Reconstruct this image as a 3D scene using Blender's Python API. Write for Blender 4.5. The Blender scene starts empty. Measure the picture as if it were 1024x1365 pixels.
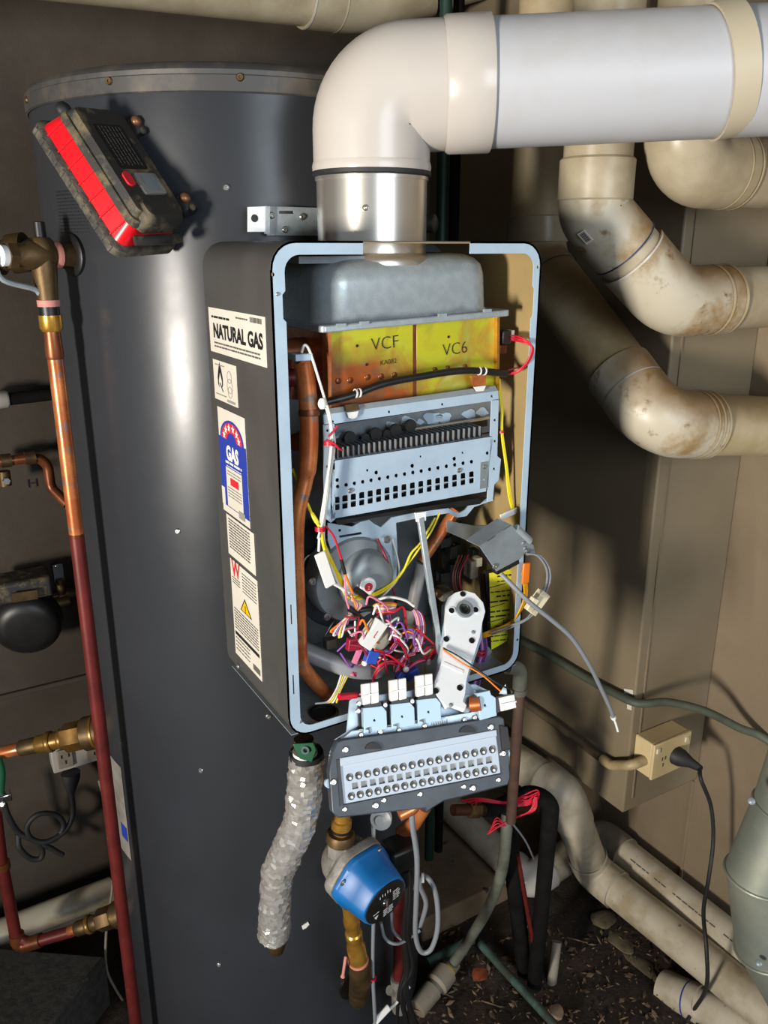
import bpy, math, random
from mathutils import Vector, Matrix, geometry, noise
V = Vector
random.seed(7)
SC = bpy.context.scene
COL = SC.collection

# ------------------------------------------------------------------ camera
# room axes: X along the back wall to the right, Y towards the back wall, Z up (floor z=0)
FOC, PITCH, YAW, EYE = 1100.0, math.radians(17.84), math.radians(30.6), 1.6
cp, sp, cy, sy = math.cos(PITCH), math.sin(PITCH), math.cos(YAW), math.sin(YAW)
CAM = V((0, 0, EYE))
cam = bpy.data.cameras.new('camera')
cam.sensor_fit = 'HORIZONTAL'; cam.sensor_width = 36; cam.lens = FOC / 1024 * 36
cam.clip_start = .02
co = bpy.data.objects.new('camera', cam); COL.objects.link(co)
co.location = CAM; co.rotation_euler = (math.pi / 2 - PITCH, 0, -YAW)
SC.camera = co

# ------------------------------------------------------------------ light
w = bpy.data.worlds.new('world'); SC.world = w; w.use_nodes = True
bg = w.node_tree.nodes['Background']
bg.inputs[0].default_value = (.80, .90, 1.0, 1); bg.inputs[1].default_value = .26


def area(name, loc, target, sx, sz, power, col, spread=180):
    l = bpy.data.lights.new(name, 'AREA'); l.shape = 'RECTANGLE'; l.size = sx; l.size_y = sz
    l.energy = power; l.color = col; l.spread = math.radians(spread)
    o = bpy.data.objects.new(name, l); COL.objects.link(o); o.location = loc
    o.rotation_euler = (V(target) - V(loc)).to_track_quat('-Z', 'Y').to_euler()
    return o


# low opening far to the left of the photographer: the hard raking light
area('access_hatch_light', (-2.6, -.45, 1.02), (.8, 1.0, 1.5), .34, .6, 32, (1, .94, .85), 75)
# wide daylight behind the photographer
area('open_side_daylight', (.5, -2.3, 1.9), (.6, 1.0, 1.2), 1.5, 1.4, 52, (.80, .90, 1))
SC.view_settings.view_transform = 'Standard'; SC.view_settings.look = 'None'
SC.view_settings.exposure = 0; SC.view_settings.gamma = 1
SC.view_settings.use_curve_mapping = False


# ------------------------------------------------------------------ measuring helpers
def rot(x, y, z): return V((cy * x + sy * y, -sy * x + cy * y, z))


FW, RT, UP = rot(0, cp, -sp), rot(1, 0, 0), rot(0, sp, cp)


def ray(u, v): return FW + RT * ((u - 512) / FOC) + UP * ((682.5 - v) / FOC)
def at(u, v, d): return CAM + ray(u, v) * (d / (cp + sp * (682.5 - v) / FOC))   # at horizontal distance d
def onX(u, v, x): r = ray(u, v); return CAM + r * (x / r.x)
def onY(u, v, y): r = ray(u, v); return CAM + r * (y / r.y)
def onZ(u, v, z): r = ray(u, v); return CAM + r * ((z - EYE) / r.z)
def onP(u, v, O, n): r = ray(u, v); return CAM + r * ((O - CAM).dot(n) / r.dot(n))


TC, TR, TH = V((.553, 1.412, 0)), .32, 1.827        # the storage tank


def onC(u, v, R=TR):
    r = ray(u, v); a = r.x ** 2 + r.y ** 2; b = -2 * (r.x * TC.x + r.y * TC.y)
    q = TC.x ** 2 + TC.y ** 2 - R * R; D = max(0, b * b - 4 * a * q)
    return CAM + r * ((-b - math.sqrt(D)) / 2 / a)


# ------------------------------------------------------------------ materials
def lin(h):
    if not isinstance(h, str): return tuple(h)
    c = [int(h[i:i + 2], 16) / 255 for i in (0, 2, 4)]
    return tuple(x / 12.92 if x <= .04045 else ((x + .055) / 1.055) ** 2.4 for x in c)


def mat(name, col, rough=.5, metal=0, col2=None, scale=8, lo=.4, hi=.65, bump=0, bscale=60, col3=None, s3=30, lo3=.55, hi3=.7,
        spec=.5, coat=0, trans=0, rvar=0, detail=6, stretch=None, dust=None):
    m = bpy.data.materials.new(name); m.use_nodes = True
    nt = m.node_tree; N, L = nt.nodes, nt.links; b = N['Principled BSDF']
    b.inputs['Base Color'].default_value = (*lin(col), 1); b.inputs['Roughness'].default_value = rough
    b.inputs['Metallic'].default_value = metal; b.inputs['Specular IOR Level'].default_value = spec
    b.inputs['Coat Weight'].default_value = coat; b.inputs['Coat Roughness'].default_value = .12
    b.inputs['Transmission Weight'].default_value = trans
    tc = N.new('ShaderNodeTexCoord'); src = tc.outputs['Object']
    if stretch:
        mp = N.new('ShaderNodeMapping'); mp.inputs['Scale'].default_value = stretch
        L.new(src, mp.inputs[0]); src = mp.outputs[0]

    def nz(s, d=detail):
        n = N.new('ShaderNodeTexNoise'); n.inputs['Scale'].default_value = s; n.inputs['Detail'].default_value = d
        n.inputs['Roughness'].default_value = .62; L.new(src, n.inputs['Vector']); return n.outputs['Fac']

    def rng(s, a, c, x=0, y=1):
        r = N.new('ShaderNodeMapRange'); r.inputs[1].default_value = a; r.inputs[2].default_value = c
        r.inputs[3].default_value = x; r.inputs[4].default_value = y; L.new(s, r.inputs[0]); return r.outputs[0]

    def mix(f, a, c):
        x = N.new('ShaderNodeMix'); x.data_type = 'RGBA'; L.new(f, x.inputs[0])
        if isinstance(a, tuple): x.inputs[6].default_value = a
        else: L.new(a, x.inputs[6])
        x.inputs[7].default_value = (*lin(c), 1); return x.outputs[2]
    out = None
    if col2 is not None: out = mix(rng(nz(scale), lo, hi), (*lin(col), 1), col2)
    if col3 is not None: out = mix(rng(nz(s3), lo3, hi3), out if out is not None else (*lin(col), 1), col3)
    if dust is not None:                     # settled dust lies on whatever faces up
        ge = N.new('ShaderNodeNewGeometry'); sx = N.new('ShaderNodeSeparateXYZ'); L.new(ge.outputs['Normal'], sx.inputs[0])
        ad = N.new('ShaderNodeMath'); ad.operation = 'MULTIPLY_ADD'; ad.inputs[1].default_value = .9
        L.new(nz(16), ad.inputs[0]); L.new(sx.outputs[2], ad.inputs[2])
        out = mix(rng(ad.outputs[0], .55, 1.2, 0, .9), out if out is not None else (*lin(col), 1), dust)
    if out is not None: L.new(out, b.inputs['Base Color'])
    if rvar: L.new(rng(nz(scale * 2), .3, .7, max(0, rough - rvar), rough + rvar), b.inputs['Roughness'])
    if bump:
        bp = N.new('ShaderNodeBump'); bp.inputs['Strength'].default_value = bump; bp.inputs['Distance'].default_value = .004
        L.new(nz(bscale), bp.inputs['Height']); L.new(bp.outputs[0], b.inputs['Normal'])
    m['mix'] = 0
    return m


M = {}
def dm(k, *a, **kw): M[k] = mat(k, *a, **kw)


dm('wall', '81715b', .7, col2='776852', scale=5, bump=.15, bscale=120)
dm('wall_back', '483f34', .8, col2='393128', scale=4, bump=.2, bscale=90)  # low tone stands for the little light reaching this wall
dm('box', '85775f', .55, col2='776a55', scale=4, lo=.35, hi=.7, bump=.1, bscale=150, col3='8b7f6c', s3=70, lo3=.7, hi3=.75)
dm('ceiling', '4a443c', .9)
dm('soil', '3a2d21', .95, col2='1f1812', scale=9, bump=1, bscale=80, col3='6b5a45', s3=140, lo3=.62, hi3=.72)
dm('slab', '7d6a50', .9, col2='5f5140', scale=7, bump=.4, bscale=60, col3='2c241c', s3=25, lo3=.6, hi3=.68)
dm('tank', '323438', .3, col2='2d2f33', scale=5, bump=.02, bscale=15, col3='4a4b4f', s3=160, lo3=.72, hi3=.8, spec=.36, rvar=.04)
dm('tank_rim', '403f3e', .5, col2='6a6053', scale=14, lo=.5, hi=.8, bump=.05)
dm('casing', '4b4a48', .42, col2='434240', scale=9, col3='6a6967', s3=120, lo3=.75, hi3=.8)
dm('tan', 'a08a5e', .45, col2='8f7a50', scale=3)
dm('sol_blue', 'a6bfd0', .38, .1)
dm('steel', 'b4c8d8', .38, .12, col2='a8bccd', scale=20, rvar=.08)
dm('steel_dull', '8b9397', .42, .25, col2='7b8285', scale=25)
dm('galv', 'aab4b8', .33, .35, col2='a0aaaf', scale=90, lo=.45, hi=.55, rvar=.1)
dm('galv_duct', '8d9388', .5, .45, col2='a3a595', scale=12, lo=.4, hi=.7, bump=.05)
dm('stainless', 'd9d3c9', .27, .85, bump=.02, bscale=12)
dm('chrome', 'dcdcdc', .15, 1)
dm('screw', 'b5b5b2', .3, .9)
dm('alu', 'eceeef', .42, .05, col2='e4e8ea', scale=15)
dm('cast', '8f8b84', .55, .3, col2='6d675f', scale=30, bump=.3, bscale=90)
dm('brass', '8a6731', .36, .6, col2='6d5024', scale=25, lo=.4, hi=.6, bump=.05)
dm('brass_bright', 'd3a045', .27, .7, col2='a87830', scale=25)
dm('brass_dull', '6b5638', .5, .7, col2='4b3b26', scale=20, bump=.2, bscale=50)
dm('copper', 'd5824c', .3, .5, col2='b05f33', scale=22, lo=.42, hi=.58, col3='8d7468', s3=40, lo3=.58, hi3=.66, rvar=.1)
dm('copper_brown', '8f5230', .36, .55, col2='5f3320', scale=14)
dm('copper_red', '6e2621', .42, .25, col2='571d1a', scale=20, col3='7d4a33', s3=60, lo3=.68, hi3=.74)
dm('copper_dark', '4a2c1e', .5, .6, col2='33231a', scale=16)
dm('verdigris', '4e6a60', .7, .2, col2='3c4a40', scale=18, lo=.4, hi=.55, col3='4a3526', s3=25)
dm('pvc_white', 'bfb8b0', .26, col2='bab2aa', scale=6)
dm('pvc_flue', 'b5b5b8', .42, col2='aeaaa6', scale=9, lo=.5, hi=.75, col3='9d9187', s3=35, lo3=.7, hi3=.78)
dm('strap', 'b9ad94', .5)
dm('pvc', 'b3a78e', .35, col2='9c8d72', scale=7, lo=.42, hi=.62, bump=.02)
dm('pvc_dirty', 'bab09b', .4, dust='7d5f39', col2='93774e', scale=9, lo=.5, hi=.64, col3='7a603f', s3=28, lo3=.6, hi3=.7)
dm('pvc_dust', 'b8a98b', .5, dust='7f6846', col2='a8966f', scale=12, lo=.4, hi=.65)
dm('pvc_floor', 'c3b8a3', .45, col2='a39478', scale=11, lo=.45, hi=.65, col3='6e5c45', s3=60, lo3=.68, hi3=.75)
dm('pvc_grey', '8c8272', .6, col2='6b604f', scale=9)
dm('black', '131313', .42, col2='1c1b1a', scale=30)
dm('rubber', '202022', .6, col2='2c2a28', scale=40)
dm('lagging', '0e0d0d', .9, spec=.12, col2='191716', scale=18, bump=.4, bscale=60)
dm('shade_black', '050505', .9)  # near-black for the shade inside openings, put into the colour
dm('plastic_dark', '3b424b', .45, col2='2b3036', scale=20)
dm('nozzle', 'aab4bf', .4, .1)
dm('nozzle_back', 'b9b6b0', .5)
dm('nozzle_hole', '55534f', .5, .1)
dm('dusty_black', '2b2926', .65, col2='6e6149', scale=22, lo=.5, hi=.62, bump=.1)
dm('bezel', '3c3a36', .8, col2='6b6353', scale=45, lo=.45, hi=.65, bump=.5, bscale=110)
dm('tan_dust', '35322b', .75, col2='84754f', scale=28, lo=.48, hi=.66, bump=.4, bscale=90)
dm('red_plastic', 'd2141f', .3)
dm('lens', '8d8a84', .15, col2='6d6a66', scale=30)
dm('foil', 'e4e1db', .2, .68, col2='d0cbc2', scale=30)
dm('white', 'e6e4de', .4)
dm('ivory', 'd9cfb0', .4)
dm('outlet', 'd6c193', .42, col2='cfb98a', scale=8, col3='8d7a5c', s3=50, lo3=.68, hi3=.75)
dm('outlet_white', 'a9a399', .45)
dm('label', 'd6d0c4', .5, col2='cfc8ba', scale=9)
dm('ink', '17171a', .6)
dm('ink_soft', '5c5852', .6)
dm('ink_grey', '8f8b84', .6)
dm('print_tank', '1a1b1e', .6)
dm('blue_ink', '23399c', .5)
dm('red_ink', 'cf2430', .5)
dm('yellow_label', 'd6d61e', .45, col2='b4a51c', scale=10)
dm('yellow_sign', 'e0b400', .5)
dm('w_white', 'dcd9d2', .4); dm('w_yellow', 'e5cf22', .4); dm('w_red', 'c1122e', .4); dm('w_orange', 'e5761f', .4)
dm('w_gold', 'dd9a12', .4); dm('w_blue', '2b4fae', .4); dm('w_purple', '7c4b98', .4); dm('w_pink', 'd77b9a', .4)
dm('w_black', '141414', .45); dm('w_grey', '7b7e82', .45); dm('w_brown', '5b3322', .5); dm('w_crimson', '8c1530', .45)
dm('pump_blue', '0d5f9e', .42, col2='0f68ad', scale=10)
dm('clear', 'a9a8a6', .2, col2='8f8d8a', scale=12, trans=.2)
dm('rust', '5a3f30', .7, .1, col2='45332a', scale=25, bump=.2)
dm('sticker_dirty', '8d8880', .6, col2='6f6a62', scale=20)
dm('conduit_dark', '75664e', .55, col2='5d503d', scale=20)
dm('conduit', 'b09c74', .5, col2='94815f', scale=30)
dm('pipe_grey', '8d8e90', .4, col2='77787a', scale=9)
dm('hose', '686a5e', .6, col2='4c4b3f', scale=20)
dm('green', '1b5537', .5); dm('joint_blue', '26304e', .5); dm('window_steel', '80878c', .35, .3, col2='6d7479', scale=25); dm('green_dark', '12352a', .5)
dm('olive', '555b4c', .6, col2='454a3e', scale=14)
dm('leaf', 'a3522e', .7, col2='7a3a20', scale=60); dm('rock', '9a7d66', .85, col2='7d6450', scale=40, bump=.5)
dm('litter', '7a644a', .9, col2='40301f', scale=30); dm('mortar', '75694f', .9, col2='55493a', scale=30, bump=.5)
dm('tape_pink', 'c98379', .6); dm('pad', '3a3732', .85, col2='2a2824', scale=60, lo=.4, hi=.6, bump=.4, bscale=120)
dm('pcb', '1d231d', .5, col2='2d2f2b', scale=40); dm('magnet', '9b6a4a', .4, .6)


def hx_material():
    m = bpy.data.materials.new('heat_tinted_copper'); m.use_nodes = True
    N, L = m.node_tree.nodes, m.node_tree.links; b = N['Principled BSDF']
    b.inputs['Metallic'].default_value = .45; b.inputs['Roughness'].default_value = .38
    tc = N.new('ShaderNodeTexCoord')
    n1 = N.new('ShaderNodeTexNoise'); n1.inputs['Scale'].default_value = 17; n1.inputs['Detail'].default_value = 7; n1.inputs['Distortion'].default_value = .6
    L.new(tc.outputs['Object'], n1.inputs['Vector'])
    r = N.new('ShaderNodeValToRGB'); L.new(n1.outputs['Fac'], r.inputs[0])
    e = r.color_ramp.elements
    e[0].position = .30; e[0].color = (*lin('b5a93a'), 1); e[1].position = .72; e[1].color = (*lin('d9cc7a'), 1)
    for p, c in ((.42, 'd2cc2c'), (.5, 'c9c936'), (.58, 'c6a33a'), (.64, 'b8b64a')):
        x = e.new(p); x.color = (*lin(c), 1)
    # the scorched lower left corner of the block (object origin sits there)
    vm = N.new('ShaderNodeVectorMath'); vm.operation = 'MULTIPLY'; vm.inputs[1].default_value = (.85, 0, 1.75)
    L.new(tc.outputs['Object'], vm.inputs[0])
    ln = N.new('ShaderNodeVectorMath'); ln.operation = 'LENGTH'; L.new(vm.outputs[0], ln.inputs[0])
    n2 = N.new('ShaderNodeTexNoise'); n2.inputs['Scale'].default_value = 22; n2.inputs['Detail'].default_value = 5
    L.new(tc.outputs['Object'], n2.inputs['Vector'])
    ma = N.new('ShaderNodeMath'); ma.operation = 'MULTIPLY_ADD'; ma.inputs[1].default_value = .09; L.new(n2.outputs['Fac'], ma.inputs[0]); L.new(ln.outputs['Value'], ma.inputs[2])
    mr = N.new('ShaderNodeMapRange'); mr.inputs[1].default_value = .135; mr.inputs[2].default_value = .185; mr.inputs[3].default_value = 1; mr.inputs[4].default_value = 0
    L.new(ma.outputs[0], mr.inputs[0])
    n3 = N.new('ShaderNodeTexNoise'); n3.inputs['Scale'].default_value = 45; L.new(tc.outputs['Object'], n3.inputs['Vector'])
    r3 = N.new('ShaderNodeValToRGB'); L.new(n3.outputs['Fac'], r3.inputs[0]); f = r3.color_ramp.elements
    f[0].position = .38; f[0].color = (*lin('b0581f'), 1); f[1].position = .62; f[1].color = (*lin('8d5a3a'), 1)
    mx = N.new('ShaderNodeMix'); mx.data_type = 'RGBA'; L.new(mr.outputs[0], mx.inputs[0]); L.new(r.outputs[0], mx.inputs[6]); L.new(r3.outputs[0], mx.inputs[7])
    L.new(mx.outputs[2], b.inputs['Base Color'])
    M['hx'] = m


hx_material()

# ------------------------------------------------------------------ mesh helpers
LOC = {}


def frame(O, ex, ey):
    ex = ex.normalized(); ez = ex.cross(ey).normalized(); ey = ez.cross(ex)
    m = Matrix((ex, ey, ez)).transposed().to_4x4(); m.translation = O
    return m


def axis_frame(O, d):
    d = d.normalized(); a = V((0, 0, 1)) if abs(d.z) < .9 else V((1, 0, 0))
    ex = a.cross(d).normalized(); ey = d.cross(ex)
    m = Matrix((ex, ey, d)).transposed().to_4x4(); m.translation = O
    return m


def spline(pts, n=8):
    P = [V(p) for p in pts]
    if len(P) < 3: return P
    out = []
    for i in range(len(P) - 1):
        p0 = P[i - 1] if i else P[0] * 2 - P[1]; p1, p2 = P[i], P[i + 1]
        p3 = P[i + 2] if i + 2 < len(P) else P[-1] * 2 - P[-2]
        for k in range(n):
            t = k / n
            out.append(.5 * ((2 * p1) + (p2 - p0) * t + (2 * p0 - 5 * p1 + 4 * p2 - p3) * t * t + (3 * p1 - p0 - 3 * p2 + p3) * t ** 3))
    return out + [P[-1]]


def fillet(pts, r, n=8):
    P = [V(p) for p in pts]; out = [P[0]]
    for i in range(1, len(P) - 1):
        a, b, c = P[i - 1], P[i], P[i + 1]
        d1 = (a - b).normalized(); d2 = (c - b).normalized(); ang = d1.angle(d2)
        rr = r[i - 1] if isinstance(r, (list, tuple)) else r
        t = min(rr / math.tan(ang / 2), (a - b).length * .49, (c - b).length * .49)
        rr = t * math.tan(ang / 2); s = b + d1 * t; e = b + d2 * t
        cen = b + (d1 + d2).normalized() * (rr / math.sin(ang / 2))
        va, vb = s - cen, e - cen; th = va.angle(vb)
        for k in range(n + 1):
            f = k / n
            out.append(cen + (va * math.sin((1 - f) * th) + vb * math.sin(f * th)) / math.sin(th))
    return out + [P[-1]]


def rrect(x0, x1, y0, y1, r, n=6):
    o = []
    for cx, cyy, a in ((x1 - r, y1 - r, 0), (x0 + r, y1 - r, 90), (x0 + r, y0 + r, 180), (x1 - r, y0 + r, 270)):
        for k in range(n + 1):
            t = math.radians(a + 90 * k / n); o.append((cx + r * math.cos(t), cyy + r * math.sin(t)))
    return o


def circ(x, y, r, n=12): return [(x + r * math.cos(6.28319 * k / n), y + r * math.sin(6.28319 * k / n)) for k in range(n)]


class MB:
    def __init__(s, T=None): s.v = []; s.f = []; s.T = T

    def add(s, vs, fs, M_=None):
        o = len(s.v)
        for p in vs:
            p = V(p)
            if M_ is not None: p = M_ @ p
            if s.T is not None: p = s.T(p) if callable(s.T) else s.T @ p
            s.v.append(p)
        s.f += [tuple(i + o for i in f) for f in fs]; return s

    def box(s, c, size, M_=None):
        x, y, z = [k / 2 for k in size]; c = V(c)
        vs = [c + V((a * x, b * y, d * z)) for a in (-1, 1) for b in (-1, 1) for d in (-1, 1)]
        return s.add(vs, [(0, 1, 3, 2), (4, 6, 7, 5), (0, 4, 5, 1), (2, 3, 7, 6), (0, 2, 6, 4), (1, 5, 7, 3)], M_)

    def bar(s, p, q, w, t, n):
        p, q, n = V(p), V(q), V(n); e = q - p
        m = frame((p + q) / 2, e, n.cross(e))          # local z = n
        return s.box((0, 0, 0), (e.length, w, t), m)

    def loft(s, loops, cap0=True, cap1=True, M_=None):
        n = len(loops[0]); vs = [p for l in loops for p in l]; fs = []
        for i in range(len(loops) - 1):
            for k in range(n):
                a, b = i * n + k, i * n + (k + 1) % n
                fs.append((a, b, b + n, a + n))
        if cap0: fs.append(tuple(reversed(range(n))))
        if cap1: fs.append(tuple(range((len(loops) - 1) * n, len(loops) * n)))
        return s.add(vs, fs, M_)

    def tube(s, pts, r, n=12, cap=True):
        P = [V(p) for p in pts]; R = r if isinstance(r, (list, tuple)) else [r] * len(P)
        t0 = (P[1] - P[0]).normalized(); a = V((0, 0, 1)) if abs(t0.z) < .9 else V((1, 0, 0)); x = a.cross(t0).normalized()
        loops = []
        for i, p in enumerate(P):
            t = (P[min(i + 1, len(P) - 1)] - P[max(i - 1, 0)])
            if t.length < 1e-9: t = t0
            t.normalize(); x = x - t * x.dot(t)
            x = x.normalized() if x.length > 1e-6 else t.orthogonal().normalized()
            y = t.cross(x)
            loops.append([p + (x * math.cos(6.28319 * k / n) + y * math.sin(6.28319 * k / n)) * R[i] for k in range(n)])
        return s.loft(loops, cap, cap)

    def lathe(s, prof, O, d, n=28, cap=True):
        m = axis_frame(V(O), V(d))
        return s.loft([[(r * math.cos(6.28319 * k / n), r * math.sin(6.28319 * k / n), h) for k in range(n)] for h, r in prof], cap, cap, m)

    def ring(s, O, d, r0, r1, h, n=28):
        m = axis_frame(V(O), V(d)); c = lambda r, z: [(r * math.cos(6.28319 * k / n), r * math.sin(6.28319 * k / n), z) for k in range(n)]
        return s.loft([c(r0, 0), c(r1, 0), c(r1, h), c(r0, h), c(r0, 0)], False, False, m)

    def poly(s, outer, depth, holes=(), M_=None):
        """outer and holes: 3D loops (or 2D in the frame M_), extruded by the vector depth"""
        def l3(l): return [V(p) if len(p) == 3 else V((p[0], p[1], 0)) for p in l]
        loops = [l3(outer)] + [l3(h) for h in holes]
        depth = V(depth) if not isinstance(depth, (int, float)) else V((0, 0, depth))
        nrm = geometry.normal(loops[0]) if len(loops[0]) > 2 else V((0, 0, 1))
        m = nrm.to_track_quat('Z', 'Y').to_matrix().to_4x4().inverted()
        flat = [p for l in loops for p in l]; n = len(flat)
        if holes:
            ed = []; o = 0
            for l in loops: ed += [(o + i, o + (i + 1) % len(l)) for i in range(len(l))]; o += len(l)
            q = [(m @ p).to_2d() for p in flat]
            rv, _, rf, ov, _, _ = geometry.delaunay_2d_cdt(q, ed, [], 0, 1e-7)

            def inside(t):
                x, y = sum(rv[i].x for i in t) / 3, sum(rv[i].y for i in t) / 3; c = False
                for a, b in ed:
                    A, B = q[a], q[b]
                    if (A.y > y) != (B.y > y) and x < (B.x - A.x) * (y - A.y) / (B.y - A.y) + A.x: c = not c
                return c
            tri = [tuple(ov[i][0] for i in t) for t in rf if all(ov[i] for i in t) and inside(t)]
        else: tri = geometry.tessellate_polygon([[(m @ p).to_2d().to_3d() for p in l] for l in loops])
        fs = [tuple(t) for t in tri] + [tuple(i + n for i in reversed(t)) for t in tri]
        o = 0
        for l in loops:
            k = len(l)
            fs += [(o + i, o + (i + 1) % k, o + (i + 1) % k + n, o + i + n) for i in range(k)]; o += k
        return s.add(flat + [p + depth for p in flat], fs, M_)

    def ball(s, c, r, n=10, sc=(1, 1, 1)):
        c = V(c); loops = []
        for i in range(1, n):
            a = math.pi * i / n
            loops.append([c + V((r * sc[0] * math.sin(a) * math.cos(6.28319 * k / (2 * n)), r * sc[1] * math.sin(a) * math.sin(6.28319 * k / (2 * n)), -r * sc[2] * math.cos(a))) for k in range(2 * n)])
        return s.loft(loops)

    def text(s, txt, size, M_, bold=.0, align='LEFT', depth=.0002, xs=1.0):
        c = bpy.data.curves.new('t', 'FONT'); c.body = txt; c.size = size; c.offset = bold * size; c.align_x = align
        c.resolution_u = 3
        o = bpy.data.objects.new('t', c); COL.objects.link(o); bpy.context.view_layer.update()
        me = bpy.data.meshes.new_from_object(o)
        s.add([V((p.co.x * xs, p.co.y, p.co.z + depth)) for p in me.vertices], [tuple(p.vertices) for p in me.polygons], M_)
        bpy.data.objects.remove(o); bpy.data.curves.remove(c); bpy.data.meshes.remove(me)
        return s

    def dashes(s, x0, x1, y, h, M_, seed=0, z=.0002, fill=1.0):
        """a line of print too small to read, as word-like strokes"""
        R = random.Random(seed); x = x0; end = x0 + (x1 - x0) * fill
        while x < end - h * .5:
            wl = min(h * R.uniform(1.0, 4.2), end - x)
            s.add([(x, y, z), (x + wl, y, z), (x + wl, y + h * .62, z), (x, y + h * .62, z)], [(0, 1, 2, 3)], M_)
            x += wl + h * .55
        return s

    def mesh(s, name, mt, sharp=38, O=V((0, 0, 0))):
        me = bpy.data.meshes.new(name)
        me.from_pydata([p - O for p in s.v], [], s.f)
        import bmesh
        b = bmesh.new(); b.from_mesh(me); bmesh.ops.remove_doubles(b, verts=b.verts, dist=1e-6)
        bmesh.ops.recalc_face_normals(b, faces=b.faces); b.to_mesh(me); b.free()
        me.materials.append(M[mt])
        for p in me.polygons: p.use_smooth = True
        me.set_sharp_from_angle(angle=math.radians(sharp))
        return me

    def build(s, name, mt, parent=None, bevel=0, sharp=38, O=None):
        if O is None:
            if parent is not None: O = LOC[parent]
            else:
                lo = [min(p[i] for p in s.v) for i in range(3)]; hi = [max(p[i] for p in s.v) for i in range(3)]
                O = V(((lo[0] + hi[0]) / 2, (lo[1] + hi[1]) / 2, lo[2]))
        o = bpy.data.objects.new(name, s.mesh(name, mt, sharp, O)); COL.objects.link(o)
        o.parent = parent; o.location = O - (LOC[parent] if parent is not None else V((0, 0, 0))); LOC[o] = O
        if bevel:
            b = o.modifiers.new('bevel', 'BEVEL'); b.width = bevel; b.segments = 2; b.limit_method = 'ANGLE'; b.angle_limit = math.radians(40)
        return o


def piece(me, name, parent, m, label=None):
    o = bpy.data.objects.new(name, me); COL.objects.link(o); o.parent = parent
    m = m.copy(); m.translation = m.translation - LOC[parent]; o.matrix_local = m
    LOC[o] = LOC[parent] + m.translation
    if label: o['label'] = label
    return o


def tag(o, label, cat, group=None, kind=None):
    if label: o['label'] = label
    if cat: o['category'] = cat
    if group: o['group'] = group
    if kind: o['kind'] = kind
    return o


def thing(name, label, cat, loc, group=None):
    o = bpy.data.objects.new(name, None); COL.objects.link(o); o.location = loc; o.empty_display_size = .05
    LOC[o] = V(loc); return tag(o, label, cat, group)


def struct(o): o['kind'] = 'structure'; return o


def lab(o, s): o['label'] = s; return o


# shared small meshes
def small(prof, mt, name, n=12): return MB().lathe(prof, (0, 0, 0), (0, 0, 1), n).mesh(name, mt)


SCREW = MB().lathe([(0, .0045), (.0012, .0045), (.0024, .003), (.0024, .0018), (.0012, .0012)], (0, 0, 0), (0, 0, 1), 12).mesh('screw', 'screw')
RIVET = small([(0, .004), (.001, .0038), (.0022, .002)], 'steel_dull', 'rivet')
BOLT_DK = small([(0, .0052), (.0015, .005), (.0015, .0032), (.0002, .003)], 'black', 'screw')


def screw_at(p, n, parent, me=SCREW, name='screw', s=1.0):
    m = axis_frame(V(p), V(n)) @ Matrix.Scale(s, 4)
    return piece(me, name, parent, m)


# ================================================================== setting
def grid(name, x0, x1, y0, y1, nx, ny, fz, mt):
    vs = [(x0 + (x1 - x0) * i / nx, y0 + (y1 - y0) * j / ny, 0) for j in range(ny + 1) for i in range(nx + 1)]
    vs = [(x, y, fz(x, y)) for x, y, _ in vs]
    fs = [(j * (nx + 1) + i, j * (nx + 1) + i + 1, (j + 1) * (nx + 1) + i + 1, (j + 1) * (nx + 1) + i) for j in range(ny) for i in range(nx)]
    mb = MB(); mb.add(vs, fs); return mb.build(name, mt, O=V((0, 0, 0)))


def soil_h(x, y):
    h = .018 * noise.noise(V((x * 5, y * 5, 0))) + .008 * noise.noise(V((x * 17, y * 17, 3))) + .004 * noise.noise(V((x * 45, y * 45, 7)))
    return h - .012


struct(grid('floor', -2.6, 1.5, -1.6, 1.9, 200, 170, soil_h, 'soil'))
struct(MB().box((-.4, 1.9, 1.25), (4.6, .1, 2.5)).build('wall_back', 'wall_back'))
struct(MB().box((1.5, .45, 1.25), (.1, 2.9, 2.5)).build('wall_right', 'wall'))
struct(MB().box((-.55, .2, 2.55), (4.3, 3.6, .1)).build('ceiling', 'ceiling'))
bx = struct(MB().box((1.33, 1.44, 1.465), (.24, .82, 2.07)).build('trim_1', 'box', bevel=.004))
lab(bx, 'painted duct casing in the corner, open gap beneath it')
# sheet joints on wall and casing
jt = onY(20, 938, 1.849)
struct(MB().box((-.3, 1.846, onY(60, 914, 1.85).z), (2.2, .012, .012)).build('trim_2', 'wall_back', bevel=.002))
js = onX(912, 1140, 1.449)
struct(MB().box((1.4485, js.y, .21), (.005, .006, .42)).build('trim_3', 'wall'))
jb = onY(898, 600, 1.03)
struct(MB().box((1.235, 1.029, 1.46), (.003, .003, 2.0)).build('trim_4', 'wall'))
# concrete step along the back wall, right of the tank
struct(MB().box((1.17, 1.585, .02), (.56, .53, .07)).build('trim_5', 'slab', bevel=.006))
# paint chipped away where the green pipe crosses the casing corner
for k, (a, b, c, d) in enumerate([(832, 918, 852, 926), (836, 938, 850, 947)]):
    p = [onX(a, b, 1.2088), onX(c - 8, b + 2, 1.2088), onX(c - 8, d, 1.2088), onX(a, d - 2, 1.2088)]
    struct(MB().poly(p, (.0004, 0, 0)).build('trim_6' if k == 0 else 'trim_7', 'label'))

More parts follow.
